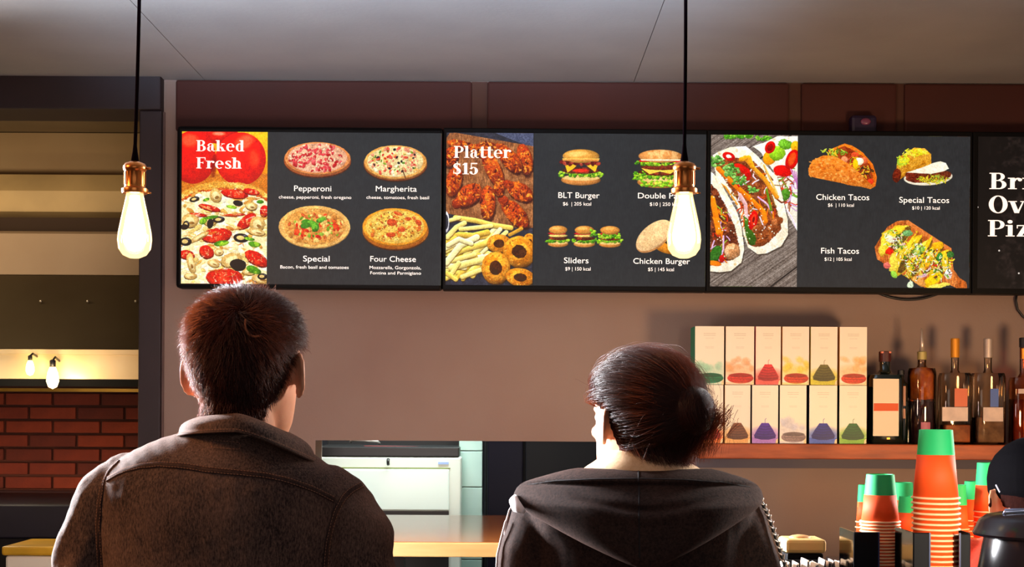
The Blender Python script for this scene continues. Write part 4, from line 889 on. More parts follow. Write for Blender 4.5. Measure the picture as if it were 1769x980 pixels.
pts = [P(x, y, 5.185)-Vector(cb2.location) for x, y in ((1757, 505), (1755, 520), (1758, 535), (1768, 548), (1785, 556), (1810, 556), (1830, 540), (1838, 508))]
MB().tube(pts, 0.0045, 8).build('wire', M_black, cb2, True)

# wooden shelf
zs1, zs0 = P(1480, 768, 4.93).z, P(1480, 794, 4.93).z
xs0 = P(1208, 780, 4.93).x
shf = thing('wall_shelf', 'rough orange-brown wooden wall shelf on a blue-grey rail', 'shelf', (xs0+0.9, 5.065, zs0))
MB().box((0, 0, (zs1-zs0)/2), (1.8, 0.268, zs1-zs0), bev=0.004).build('plank', pm('rough_shelf_wood', (196, 96, 44), 0.55, noise=(6, 0.28), col2=(120, 50, 22), stretch=(1, 6, 6), bump=(14, 0.4, 0.004)), shf)
MB().box((-0.0, 0.10, -0.021), (1.79, 0.06, 0.038)).build('rail', pm('blue_grey_rail', (70, 62, 78), 0.6), shf)

# tea cartons: twelve, two layers of six; the front print is drawn here
def carton_pic(kind, main, lite, seed):
    c = Cv(0, 0, 100, 200, (252, 240, 218), 1.5); c.plain = True; c.sk = .4; r = random.Random(seed)
    for y in (24, 30): c.line([(30, y), (70, y)], 2, (206, 190, 166), alpha=.6)
    for y in (40, 70, 74): c.line([(36, y), (64, y)], 1.2, (216, 200, 178), alpha=.6)
    if kind == 'cone':
        c.ell(50, 175, 62, 30, lite, soft=18, alpha=.75, shade=0); c.poly([(0, 180), (100, 180), (100, 200), (0, 200)], lite, alpha=.8)
        c.poly([(36, 130), (64, 130), (80, 152), (92, 172), (90, 182), (64, 187), (36, 187), (10, 182), (8, 172), (20, 152)], main, shade=.2)
        for k in range(5): c.line([(30-k*4, 140+k*9), (50, 143+k*9), (70+k*4, 140+k*9)], 2, tuple(int(v*.6) for v in main), alpha=.7)
        c.line([(50, 130), (50, 118), (54, 114)], 1.6, main, alpha=.7)
    else:
        for _ in range(9): c.ell(r.uniform(8, 92), r.uniform(112, 150), r.uniform(8, 16), r.uniform(6, 14), lite, r.uniform(0, 90), .3, .1, .2, soft=8, alpha=.55)
        c.ell(50, 155, 60, 22, lite, soft=18, alpha=.5, shade=0)
        c.ell(52, 178, 46, 18, main, shade=.4); c.ell(52, 168, 40, 7, tuple(int(v*.75) for v in main)); c.line([(18, 180), (86, 180)], 2, tuple(int(v*.7) for v in main))
        c.poly([(0, 192), (100, 192), (100, 200), (0, 200)], lite, alpha=.4)
    c.poly([(93, 186), (100, 182), (100, 200), (90, 200)], (246, 216, 160))
    return c.image('carton_print')
def pic_mat(im, rough=0.5):
    m = bpy.data.materials.new('carton_print'); N, L = nodes_of(m); b = N['Principled BSDF']; b.inputs['Roughness'].default_value = rough
    t = N.new('ShaderNodeTexImage'); t.image = im; L.new(t.outputs[0], b.inputs['Base Color']); return m
CT = [  # row, x0, x1, kind, main, light, side, label colour words
 (1, 1200, 1251, 'dish', (16, 116, 70), (160, 214, 180), (40, 150, 110), 'green dish print'),
 (1, 1253, 1303, 'dish', (220, 50, 30), (246, 170, 110), (226, 120, 80), 'red dish print and peach splashes'),
 (1, 1305, 1349, 'cone', (196, 40, 44), (236, 90, 80), (230, 110, 100), 'crimson cone print'),
 (1, 1351, 1398, 'dish', (216, 64, 24), (240, 214, 60), (230, 190, 60), 'orange-red dish print and yellow splashes'),
 (1, 1400, 1447, 'cone', (90, 84, 28), (206, 196, 40), (190, 180, 50), 'olive and black cone print'),
 (1, 1450, 1498, 'dish', (224, 64, 30), (246, 186, 110), (240, 170, 110), 'orange dish print and pale orange splashes'),
 (0, 1201, 1250, 'cone', (206, 36, 24), (244, 120, 40), (226, 96, 56), 'scarlet cone print on orange'),
 (0, 1252, 1297, 'cone', (116, 66, 38), (236, 170, 90), (190, 170, 70), 'brown cone print'),
 (0, 1299, 1345, 'cone', (72, 30, 140), (176, 120, 206), (50, 40, 60), 'violet cone print'),
 (0, 1347, 1394, 'dish', (150, 124, 120), (206, 206, 222), (60, 90, 60), 'pale grey dish print'),
 (0, 1398, 1447, 'cone', (24, 28, 124), (60, 90, 190), (20, 24, 60), 'navy blue cone print'),
 (0, 1450, 1498, 'cone', (22, 84, 30), (120, 180, 50), (30, 50, 30), 'dark green cone print')]
M_cardtop = pm('card_top', (226, 206, 176), 0.6)
def yslope(px): return (px-1200)*0.0
h_c = (P(1350, 665, 4.955).z-P(1350, 767.5, 4.955).z)
for k, (row, xa_, xb_, kind, main, lite, side, words_) in enumerate(CT):
    p0, p1 = P(xa_, 700, 4.955), P(xb_, 700, 4.955); wdt = p1.x-p0.x-0.002
    zbase = zs1+0.0012+(h_c*0.985)*row
    if row: zbase += 0.001
    o = thing('tea_carton', 'cream carton with %s, %s row on the shelf' % (words_, 'upper' if row else 'lower'), 'carton', ((p0.x+p1.x)/2, 5.02, zbase), random.uniform(-.02, .02) if False else 0, 'tea cartons stacked on the shelf')
    h = h_c*0.985-0.0008; hw = wdt/2; d = 0.062
    v = [(-hw, -d, 0), (hw, -d, 0), (hw, d, 0), (-hw, d, 0), (-hw, -d, h), (hw, -d, h), (hw, d, h), (-hw, d, h)]
    f = [(0, 1, 5, 4), (3, 2, 1, 0), (1, 2, 6, 5), (2, 3, 7, 6), (3, 0, 4, 7), (4, 5, 6, 7)]
    c = mo('box_body', v, f, None, o, mats=[pic_mat(carton_pic(kind, main, lite, k)), pm('carton_side', side, 0.5), M_cardtop], midx=[0, 1, 1, 1, 1, 2])
    uv = c.data.uv_layers.new(name='uv')
    for p in c.data.polygons:
        for li in p.loop_indices:
            q = c.data.vertices[c.data.loops[li].vertex_index].co; uv.data[li].uv = ((q.x+hw)/(2*hw), q.z/h)

# bottles
M_glass_dk = pm('dark_green_glass', (10, 22, 16), 0.08, spec=0.8, coat=0.6)
def clear_glass(name, col, a=0.62):
    m = bpy.data.materials.new(name); N, L = nodes_of(m); N.remove(N['Principled BSDF'])
    t = N.new('ShaderNodeBsdfTransparent'); t.inputs[0].default_value = (*lin(col), 1)
    g = N.new('ShaderNodeBsdfGlossy'); g.inputs['Roughness'].default_value = 0.06; g.inputs[0].default_value = (1, .9, .75, 1)
    fr_ = N.new('ShaderNodeFresnel'); fr_.inputs[0].default_value = 1.7; x = N.new('ShaderNodeMixShader'); L.new(fr_.outputs[0], x.inputs[0]); L.new(t.outputs[0], x.inputs[1]); L.new(g.outputs[0], x.inputs[2])
    L.new(x.outputs[0], N['Material Output'].inputs[0]); return m
M_clear = clear_glass('clear_glass', (244, 232, 214)); M_amber = clear_glass('amber_glass', (220, 160, 110)); M_smoke = clear_glass('smoky_glass', (226, 206, 190))
M_liq = pm('amber_liquor', (190, 104, 40), 0.15, noise=(30, .25), col2=(110, 50, 20), coat=.5); 
YBt = 5.02
def bottle(name, label, cx, ytop, w_, shoulder, neckw, neck0, mat, cap, capcol, square=True, group='bottles on the shelf', ybase=767.5, capw=None):
    """pixel rows: ytop..cap bottom..neck0 (neck starts)..shoulder..base"""
    c0 = P(cx, ybase, YBt); k = F/YBt; o = thing(name, label, 'bottle', (c0.x, YBt+0.0, zs1+0.001), 0, group)
    H = lambda y: (767.5-y)/k
    r = w_/2/k; n = neckw/2/k
    prof = [(r*.94, 0), (r, 0.006), (r, H(shoulder+4)), (r*.92, H(shoulder-3)), (n*1.5, H(neck0+6)), (n, H(neck0)), (n, H(cap))]
    b = MB(); N_ = 32; rings = []
    for (rr, z) in prof:
        e = 5 if (square and rr > n*1.6) else 2
        ring = []
        for i in range(N_):
            a = 2*PI*i/N_; ca, sa = math.cos(a), math.sin(a); q = (abs(ca)**e+abs(sa)**e)**(-1.0/e); ring.append(Vector((rr*q*ca, rr*q*sa*(0.8 if square else 1), z)))
        rings.append(ring)
    b.loft(rings); smooth_by_angle(b.build('glass', mat, o), 50)
    cw = (capw or neckw*1.15)/2/k
    MB().lathe([(cw, H(cap)), (cw, H(ytop+1)), (cw*.85, H(ytop))], n=20).build('stopper', capcol, o, False)
    return o, k, H, r
def label_(o, k, H, w_, y0, y1, mat, r, name='paper_label', curve=True, dx=0, dy=-0.003, sq=0.8):
    hw = w_/2/k; v = []; f = []; n = 10
    for i in range(n+1):
        u = -1+2*i/n; x = dx/k+u*hw; yy = -r*sq-0.0015 if not curve else -math.sqrt(max(1e-6, (r+0.0015)**2-(x)**2))
        v += [(x, yy, H(y1)), (x, yy, H(y0)), (x, yy+0.001, H(y1)), (x, yy+0.001, H(y0))]
    for i in range(n):
        a = i*4; f += [(a, a+4, a+5, a+1), (a+2, a+3, a+7, a+6), (a+1, a+5, a+7, a+3), (a, a+2, a+6, a+4)]
    f += [(0, 1, 3, 2), (n*4, n*4+2, n*4+3, n*4+1)]
    return mo(name, v, f, mat, o)
M_cream = pm('cream_label', (238, 220, 190), 0.6); M_olab = pm('orange_label_band', (222, 84, 26), 0.6); M_silver = pm('silver_foil', (214, 196, 180), 0.3, 0.6); M_gold = pm('gold_foil', (226, 150, 40), 0.35, 0.5)
M_orangeinf = pm('orange_infusion', (240, 150, 20), 0.35, noise=(40, 0.2), col2=(170, 60, 10)); M_blue = pm('blue_print', (50, 90, 170), 0.4)
M_greylab = pm('grey_white_label', (226, 200, 184), 0.5, noise=(30, 0.25), col2=(190, 168, 160))
M_black_cap = pm('red_black_cap', (70, 22, 18), 0.4)
o, k, H, r = bottle('herb_liqueur_bottle', 'square dark green bottle with a cream label crossed by an orange band', 1528, 608, 58, 652, 18, 640, M_glass_dk, 626, M_black_cap)
label_(o, k, H, 44, 656, 754, M_cream, r, curve=False, dx=-4); label_(o, k, H, 42, 698, 711, M_olab, r+.001, 'label_band', False, dx=-4)
MB().box((0, -r*.8-.002, H(758)), (0.010, 0.003, 0.006)).build('emblem', M_gold, o)
MB().box((0, 0, H(610)), (0.037, 0.037, 0.007), bev=.002).build('cap_rim', pm('pink_cap_edge', (226, 130, 100), .5), o)
o, k, H, r = bottle('slim_bottle', 'slim dark bottle with two narrow pale labels behind the square green bottle', 1556, 640, 24, 668, 10, 655, M_glass_dk, 648, M_black, False)
label_(o, k, H, 10, 668, 702, pm('pink_tan_label', (190, 140, 116), .6), r); label_(o, k, H, 9, 707, 724, pm('pink_tan_label', (190, 140, 116), .6), r)
o, k, H, r = bottle('infused_bottle', 'tall clear bottle with orange fruit inside and a metal pourer on top', 1592, 608, 48, 640, 14, 632, M_smoke, 622, pm('pourer_collar', (176, 160, 96), .4, .4), False)
MB().lathe([(0.002, H(692)), (r*.86, H(690)), (r*.9, H(650)), (r*.6, H(637)), (0.002, H(634))], n=24).build('orange_fruit', M_orangeinf, o, True)
MB().lathe([(r*.88, .004), (r*.88, H(694)), (0.002, H(694))], n=24).build('liquid', pm('dark_spirit', (56, 36, 52), .15, spec=.6), o, True)
MB().tube([(0, 0, H(608)), (0, 0, H(592)), (-.002, 0, H(568))], [.009, .006, .0025], 10).build('pourer', M_silver, o, True)
label_(o, k, H, 16, 730, 742, pm('pink_label', (170, 90, 110), .5), r)
o, k, H, r = bottle('orange_stopper_bottle', 'clear square bottle with an orange stopper and a pale label', 1649, 585, 52, 648, 13, 640, M_clear, 618, M_gold)
label_(o, k, H, 44, 704, 728, M_greylab, r, curve=False, dx=-6); label_(o, k, H, 22, 672, 703, pm('rust_print', (206, 84, 30), .4), r, 'figure_print', False, dx=4)
MB().box((0, 0, H(735)/2+.004), (r*1.7, r*1.3, H(735)-.004), bev=.004).build('liquid', M_liq, o)
o, k, H, r = bottle('silver_stopper_bottle', 'clear square bottle with a silver stopper and a blue figure on its label', 1706, 585, 54, 648, 13, 640, M_clear, 618, M_silver)
label_(o, k, H, 34, 704, 728, M_greylab, r, curve=False, dx=2); label_(o, k, H, 14, 672, 703, M_blue, r, 'figure_print', False, dx=4)
MB().box((0, 0, H(722)/2+.004), (r*1.7, r*1.3, H(722)-.004), bev=.004).build('liquid', pm('clear_spirit', (150, 120, 96), .15, noise=(30, .25), col2=(84, 60, 52), coat=.5), o)
o, k, H, r = bottle('dark_cap_bottle', 'brown bottle with a black cap at the end of the shelf', 1768, 583, 46, 655, 14, 645, M_amber, 600, M_black)
label_(o, k, H, 38, 672, 680, M_greylab, r); MB().lathe([(r*.85, .004), (r*.85, H(690)), (0.002, H(690))], n=24).build('liquid', M_liq, o, True)
MB().lathe([(.0135, H(620)), (.0135, H(602))], n=16).build('neck_foil', M_gold, o)
o, k, H, r = bottle('thin_clear_bottle', 'thin clear flask squeezed between the slim dark bottle and the fruit bottle', 1568, 688, 7, 696, 4, 694, M_clear, 692, M_silver, False)

# ------------------------------------------------------------------ service counter with cups and machine
M_ctop = pm('counter_stone', (52, 44, 44), 0.3, noise=(20, .3))
ct = thing('service_counter', 'dark service counter carrying the paper cups and the black urn', 'counter', (1.5, 2.55, 0))
boxo('base', -0.86, 0.8, -0.3, 0.32, 0, 1.04, M_black, ct); boxo('counter_top', -0.9, 0.85, -0.36, 0.38, 1.04, 1.08, M_ctop, ct, .006)
ZT_ = 1.08
M_cup_o = pm('orange_cup_paper', (250, 84, 16), 0.7); M_cup_g = pm('green_cup_band', (28, 190, 112), 0.65); M_rim = pm('cream_cup_rim', (250, 206, 160), 0.5)
M_cupin = pm('cup_base_card', (236, 214, 180), 0.7)
def cup_proto(rb, rt, h, band, label, loc):
    """an upside-down paper cup: open rim below, green band round its foot on top"""
    t = thing('paper_cup', label, 'paper cup', loc, 0, None)
    zb_ = h*(1-band); rm = rt+(rb-rt)*(1-band)
    MB().lathe([(rt, .002), (rm, zb_)], n=28).build('sleeve', M_cup_o, t, True)
    c = MB().lathe([(rm, zb_), (rb, h), (rb-.0025, h+.0005), (rb-.003, h-.005), (0.0005, h-.005)], n=28).build('green_band', M_cup_g, t); smooth_by_angle(c, 40)
    MB().lathe([(rt-.001, 0), (rt+.0022, 0.0005), (rt+.0032, .002), (rt+.0022, .0036), (rt-.001, .004)], n=28).build('rim', M_rim, t, True)
    return t
def cup_stack(px, ytop, wtop, wrim, yrim, Y, pitch, zbot, name_, group, band=.38, tilt=0):
    k = F/Y; c = P(px, ytop, Y); ztop = c.z; h = (yrim-ytop)/k; rb, rt = wtop/2/k, wrim/2/k-.003
    n = max(1, int(round((ztop-h-zbot)/(pitch/k)))); pr = None; pit = (ztop-h-zbot)/n
    NUM_ = ('', 'second', 'third', 'fourth', 'fifth', 'sixth', 'seventh', 'eighth', 'ninth', 'tenth', 'eleventh', 'twelfth', 'thirteenth', 'fourteenth', 'fifteenth', 'sixteenth', 'seventeenth', 'eighteenth', 'nineteenth')
    for i in range(n+1):
        z = ztop-h-i*pit
        lab = ('topmost cup of %s' % name_) if i == 0 else ('%s cup from the top of %s' % (NUM_[min(i, 18)], name_))
        loc = (c.x+random.uniform(-1, 1)*.0006+tilt*i, Y, z)
        if pr is None: pr = o = cup_proto(rb, rt, h, band, lab, loc)
        else: o = dup(pr, loc, random.uniform(0, 6), lab)
        o['group'] = group
M_holder = pm('black_holder_plastic', (11, 11, 17), 0.5, spec=.1); M_acry = clear_glass('smoky_acrylic', (90, 96, 120))
cup_stack(1617.5, 743, 56, 83, 862, 2.33, 9.1, 1.312, 'the tall cup stack nearest the urn', 'cups in the tall stack', .36)
cup_stack(1521, 820, 47, 70, 903, 2.55, 5.4, 1.302, 'the shorter stack in the dispenser', 'cups in the shorter stack', .42)
def holder(px0, px1, pyt, Y, d, label, slotpx=None, slotz=1.3):
    x0, x1, z1_ = P(px0, 950, Y-d).x, P(px1, 950, Y-d).x, P((px0+px1)/2, pyt, Y-d).z
    t = thing('cup_dispenser', label, 'cup dispenser', ((x0+x1)/2, Y, ZT_)); hw = (x1-x0)/2; h = z1_-ZT_
    sx0, sx1 = P(slotpx[0], 950, Y-d).x-t.location.x, P(slotpx[1], 950, Y-d).x-t.location.x
    boxo('front_panel', -hw, sx0, -d, -d+.004, 0.001, h, M_holder, t, .0015); boxo('front_panel', sx1, hw, -d, -d+.004, 0.001, h*.995, M_holder, t, .0015)
    boxo('side_panel', -hw, -hw+.003, -d+.004, d+.01, 0.001, h, M_acry, t); boxo('side_panel', hw-.003, hw, -d+.004, d+.01, 0.001, h, M_holder, t)
    boxo('back_panel', -hw+.003, hw-.003, d+.012, d+.016, 0.001, h*.97, M_holder, t)
    boxo('cup_platform', -hw+.004, hw-.004, -d+.005, d+.011, slotz-.006-ZT_, slotz-.001-ZT_, M_holder, t)
    for x in (sx0-.001, sx1+.001): boxo('slot_edge', x-.0012, x+.0012, -d-.0015, -d+.001, 0.001, h, pm('edge_shine', (60, 70, 110), .2), t)
    return t
holder(1578, 1677, 921, 2.33, .05, 'black cup dispenser around the tall stack of cups', (1607, 1657), 1.312)
holder(1475, 1573, 920, 2.55, .05, 'black cup dispenser with a clear side around the shorter stack of cups', (1519, 1558), 1.302)
# cups waiting on the back counter
bc = thing('back_counter', 'back counter behind the dispensers carrying more cup stacks', 'counter', (1.75, 4.02, 0))
boxo('base', -0.76, 1.6, -0.22, .25, 0, 1.12, M_black, bc); boxo('counter_top', -0.80, 1.62, -.25, .28, 1.12, 1.16, M_ctop, bc, .004)
for k, (px, yt, wt, wr, yr, Y, nm) in enumerate(((1494, 838, 22, 32, 903, 3.88, 'the shadowed stack behind the shorter dispenser'), (1560, 834, 32, 44, 900, 4.12, 'the stack behind the gap between the dispensers'), (1570, 858, 33, 48, 919, 3.88, 'the low stack between the two dispensers'),
                                                 (1655, 838, 26, 40, 915, 3.90, 'the stack peeking out beside the tall stack'), (1682, 832, 30, 44, 900, 4.12, 'the hindmost stack near the black cap'), (1708, 800, 38, 52, 885, 3.90, 'the stack beside the ear of the capped person'))):
    cup_stack(px, yt, wt, wr, yr, Y, 9, 1.16+.002, nm, 'cups waiting on the back counter', .45)

# black urn
q = P(1800, 893, 2.42); k = F/2.42
ur = thing('black_urn', 'glossy black lidded urn at the corner of the service counter', 'urn', (q.x, 2.42, ZT_))
M_urn = pm('black_enamel', (10, 8, 12), 0.2, spec=.3, noise=(6, .3), col2=(26, 16, 16))
Hh = lambda y: P(1800, y, 2.42).z-ZT_
smooth_by_angle(MB().lathe([(.08, 0), (.098, .01), (.108, .08), (106/k, Hh(985)), (99/k, Hh(945)), (96/k, Hh(930))], n=40).build('body', M_urn, ur), 50)
smooth_by_angle(MB().lathe([(96/k, Hh(930)), (113/k, Hh(926)), (115/k, Hh(922)), (112/k, Hh(917)), (104/k, Hh(900)), (92/k, Hh(891)), (60/k, Hh(885)), (.02, Hh(883)), (.0005, Hh(883))], n=40).build('lid', M_urn, ur), 50)
MB().tube([(-72/k, -.02, Hh(888)), (-70/k, -.02, Hh(882)), (-30/k, -.03, Hh(880)), (-10/k, -.03, Hh(886))], .004, 8).build('lid_clip', pm('steel_clip', (120, 130, 160), .25, .9), ur, True)

# sachets and a cream-lidded caddy near the woman
Ys = 2.62
x0, x1 = P(1352, 965, Ys).x, P(1478, 965, Ys).x; zt = P(1415, 975, Ys).z
og = thing('sachet_organiser', 'black organiser holding a row of striped paper sachets', 'organiser', ((x0+x1)/2, Ys, ZT_))
hw = (x1-x0)/2+.004; hh = zt-ZT_-.008
boxo('front_panel', -hw, hw, -.035, -.031, .001, hh, M_holder, og); boxo('back_panel', -hw, hw, .031, .035, .001, hh+.012, M_holder, og)
boxo('side_panel', -hw-.003, -hw, -.035, .035, .001, hh, M_holder, og); boxo('side_panel', hw, hw+.003, -.035, .035, .001, hh, M_holder, og); boxo('floor_panel', -hw, hw, -.03, .03, hh-.075, hh-.072, M_holder, og)
M_sw = pm('sachet_paper', (250, 226, 206), .6); M_sd = pm('sachet_dark_print', (34, 20, 30), .6)
rr = random.Random(4); xx = -hw+.006; k = 0; NUM = ('first', 'second', 'third', 'fourth', 'fifth', 'sixth', 'seventh', 'eighth', 'ninth', 'tenth', 'eleventh', 'twelfth', 'thirteenth', 'fourteenth', 'fifteenth', 'sixteenth', 'seventeenth', 'eighteenth', 'nineteenth')
while xx < hw-.006 and k < 17:
    s_ = thing('paper_sachet', 'striped paper sachet, %s in the row from the hooded coat' % NUM[k], 'sachet', (og.location.x+xx, Ys, ZT_+hh-.071), 0, 'paper sachets in the organiser')
    tl = rr.uniform(-.05, .12); hgt = .085+rr.uniform(-.004, .006); th = .0030
    m_ = Matrix.Rotation(tl, 3, 'Y') @ Matrix.Rotation(rr.uniform(-.07, .07), 3, 'Z')
    MB().box(m_ @ Vector((0, 0, hgt/2)), (th, .05, hgt), m_, .001).build('packet', M_sw, s_)
    MB().box(m_ @ Vector((0.0022, 0, hgt*.45)), (.0012, .046, hgt*.86), m_).box(m_ @ Vector((-.0003, -.0258, hgt*.52)), (.0020, .001, hgt*.9), m_).build('dark_print', M_sd, s_)
    xx += rr.uniform(.0066, .0088); k += 1
Yc = 2.82; q = P(1385, 953, Yc)
cd = thing('cream_lidded_caddy', 'black caddy with a chunky cream lid behind the sachets', 'caddy', (q.x, Yc, ZT_))
kc_ = F/Yc
MB().box((0, 0, (q.z-ZT_)/2), (62/kc_, .07, q.z-ZT_-.002), bev=.003).build('body', M_holder, cd)
MB().box((0, 0, q.z-ZT_+12/kc_), (70/kc_, .085, 24/kc_), bev=.007).build('lid', pm('cream_lid', (250, 214, 140), .5, noise=(12, .3), col2=(240, 196, 112)), cd)
MB().ball((-.004, 0, q.z-ZT_+24/kc_), (.022, .02, .006), 14, 8).build('lid_crown', pm('cream_lid_top', (226, 170, 110), .5), cd, True)
# ------------------------------------------------------------------ people
M_skin = pm('skin', (224, 160, 124), 0.5, noise=(30, .3), col2=(212, 140, 106), bump=(400, .15, .001))
M_skin.node_tree.nodes['Principled BSDF'].inputs['Subsurface Weight'].default_value = 0.25
M_skin.node_tree.nodes['Principled BSDF'].inputs['Subsurface Radius'].default_value = (0.012, 0.004, 0.002)
M_eye = pm('eye_white', (236, 230, 224), .2); M_iris = pm('eye_iris', (60, 40, 28), .2)
def cloth_mat(name, c1, c2, sc, sheen, shc, weave=(1, 1, 1), bstr=.35, rough=.85):
    """two-tone woven cloth with fine vertical slubs"""
    m = bpy.data.materials.new(name); N, L = nodes_of(m); b = N['Principled BSDF']
    b.inputs['Roughness'].default_value = rough; b.inputs['Sheen Weight'].default_value = sheen; b.inputs['Sheen Roughness'].default_value = .5; b.inputs['Sheen Tint'].default_value = (*lin(shc), 1)
    b.inputs['Specular IOR Level'].default_value = .2
    tc = N.new('ShaderNodeTexCoord'); mp = N.new('ShaderNodeMapping'); mp.inputs['Scale'].default_value = weave; L.new(tc.outputs['Object'], mp.inputs[0])
    n1 = N.new('ShaderNodeTexNoise'); n1.inputs['Scale'].default_value = sc; n1.inputs['Detail'].default_value = 8; n1.inputs['Roughness'].default_value = .75; L.new(mp.outputs[0], n1.inputs[0])
    n2 = N.new('ShaderNodeTexNoise'); n2.inputs['Scale'].default_value = 7; n2.inputs['Detail'].default_value = 4; L.new(tc.outputs['Object'], n2.inputs[0])
    r = N.new('ShaderNodeValToRGB'); r.color_ramp.elements[0].position = .40; r.color_ramp.elements[1].position = .74
    r.color_ramp.elements[0].color = (*lin(c2), 1); r.color_ramp.elements[1].color = (*lin(c1), 1)
    a = N.new('ShaderNodeMath'); a.operation = 'MULTIPLY_ADD'; a.inputs[1].default_value = .35; L.new(n2.outputs[0], a.inputs[0])
    a2 = N.new('ShaderNodeMath'); a2.operation = 'MULTIPLY'; a2.inputs[1].default_value = .65; L.new(n1.outputs[0], a2.inputs[0]); L.new(a2.outputs[0], a.inputs[2])
    L.new(a.outputs[0], r.inputs[0]); L.new(r.outputs[0], b.inputs['Base Color'])
    bp = N.new('ShaderNodeBump'); bp.inputs['Strength'].default_value = bstr; bp.inputs['Distance'].default_value = .002; L.new(n1.outputs[0], bp.inputs['Height']); L.new(bp.outputs[0], b.inputs['Normal'])
    return m
M_denim = cloth_mat('brown_grey_denim', (150, 116, 100), (28, 20, 21), 420, .10, (230, 150, 110), (1, 1, .35), .6)
M_denim_seam = cloth_mat('denim_seam', (92, 66, 56), (32, 24, 24), 200, .22, (230, 150, 110), (1, 1, 1), .6)
M_stitch = pm('tan_stitching', (158, 108, 80), .8)
M_wool = cloth_mat('dark_brown_wool', (80, 58, 50), (20, 14, 15), 200, .08, (200, 130, 100), (1, 1, 1), .5, .95)
M_beige = cloth_mat('beige_knit', (236, 204, 166), (206, 166, 126), 160, .4, (255, 230, 200), (1, 1, 1), .4, .9)
M_trouser = cloth_mat('dark_trousers', (50, 48, 58), (26, 24, 32), 200, .2, (150, 150, 160))
M_shoe = pm('dark_leather', (34, 26, 24), .4); M_sole = pm('shoe_sole', (180, 174, 164), .7)
M_red = cloth_mat('red_shirt', (220, 62, 34), (170, 36, 22), 200, .3, (255, 160, 120)); M_cap = cloth_mat('black_cap', (7, 6, 9), (4, 3, 5), 200, .0, (120, 110, 130)); M_cap.node_tree.nodes['Principled BSDF'].inputs['Specular IOR Level'].default_value = 0.03
def hair_mat(name, col, glow):
    """dark strands that let warm backlight through"""
    m = bpy.data.materials.new(name); N, L = nodes_of(m); b = N['Principled BSDF']
    b.inputs['Base Color'].default_value = (*lin(col), 1); b.inputs['Roughness'].default_value = .36; b.inputs['Specular IOR Level'].default_value = .28
    hi = N.new('ShaderNodeHairInfo'); rp = N.new('ShaderNodeValToRGB'); rp.color_ramp.elements[0].color = (*[v*.45 for v in lin(col)], 1); rp.color_ramp.elements[1].color = (*[v*2.1 for v in lin(col)], 1)
    L.new(hi.outputs['Random'], rp.inputs[0]); L.new(rp.outputs[0], b.inputs['Base Color'])
    t = N.new('ShaderNodeBsdfTranslucent'); t.inputs[0].default_value = (*lin(glow), 1)
    x = N.new('ShaderNodeMixShader'); x.inputs[0].default_value = .22; L.new(b.outputs[0], x.inputs[1]); L.new(t.outputs[0], x.inputs[2]); L.new(x.outputs[0], N['Material Output'].inputs[0])
    return m
M_hair = hair_mat('dark_brown_hair', (44, 22, 17), (150, 66, 28)); M_hair2 = hair_mat('black_brown_hair', (42, 20, 15), (140, 56, 22))
M_haircap = pm('hair_undercoat', (40, 16, 12), .95, spec=.05, noise=(90, .3), bump=(160, .5, .002))

def ring(cx, cy, z, rx, ry, n=36, e=2.2, tilt=0.0):
    out = []
    for i in range(n):
        a = 2*PI*i/n; ca, sa = math.cos(a), math.sin(a); q = (abs(ca)**e+abs(sa)**e)**(-1.0/e)
        x = rx*q*ca; out.append(Vector((cx+x, cy+ry*q*sa, z+tilt*x)))
    return out
def limb(b, pts, n=18):
    """tapering limb: pts of (x,y,z,r[,squash])"""
    P_ = [Vector(p[:3]) for p in pts]; R = [p[3] for p in pts]
    # smooth the path
    PP, RR = [], []
    for i in range(len(P_)-1):
        p0 = P_[max(i-1, 0)]; p1 = P_[i]; p2 = P_[i+1]; p3 = P_[min(i+2, len(P_)-1)]
        for k in range(5):
            t = k/5.0
            PP.append(0.5*((2*p1)+(-p0+p2)*t+(2*p0-5*p1+4*p2-p3)*t*t+(-p0+3*p1-3*p2+p3)*t**3)); RR.append(R[i]*(1-t)+R[i+1]*t)
    PP.append(P_[-1]); RR.append(R[-1])
    b.tube(PP, RR, n)
    b.ball(P_[0], R[0], 14, 10); b.ball(P_[-1], R[-1]*.98, 14, 10)
def remesh(b, voxel, name, mat, parent, smooth_it=4, factor=.5):
    me = bpy.data.meshes.new('tmp'); me.from_pydata(b.v, [], b.f); o = bpy.data.objects.new('tmp', me); COL.objects.link(o)
    bm = bmesh.new(); bm.from_mesh(me); bmesh.ops.recalc_face_normals(bm, faces=bm.faces); bm.to_mesh(me); bm.free()
    md = o.modifiers.new('r', 'REMESH'); md.mode = 'VOXEL'; md.voxel_size = voxel
    sm = o.modifiers.new('s', 'SMOOTH'); sm.factor = factor; sm.iterations = smooth_it
    bpy.context.view_layer.update()
    out = bpy.data.meshes.new_from_object(o.evaluated_get(bpy.context.evaluated_depsgraph_get()))
    bpy.data.objects.remove(o); bpy.data.meshes.remove(me)
    # keep the largest shell only
    out.name = name; out.materials.clear(); out.materials.append(mat)
    out.polygons.foreach_set('use_smooth', [True]*len(out.polygons))
    r = bpy.data.objects.new(name, out); COL.objects.link(r)
    if parent: r.parent = parent
    return r
def displace(o, fn):
    me = o.data; n = len(me.vertices); co = np.empty(n*3); me.vertices.foreach_get('co', co); co = co.reshape(-1, 3)
    no = np.empty(n*3); me.vertices.foreach_get('normal', no); no = no.reshape(-1, 3)
    d = fn(co, no); co = co + no*d[:, None]; me.vertices.foreach_set('co', co.ravel()); me.update()

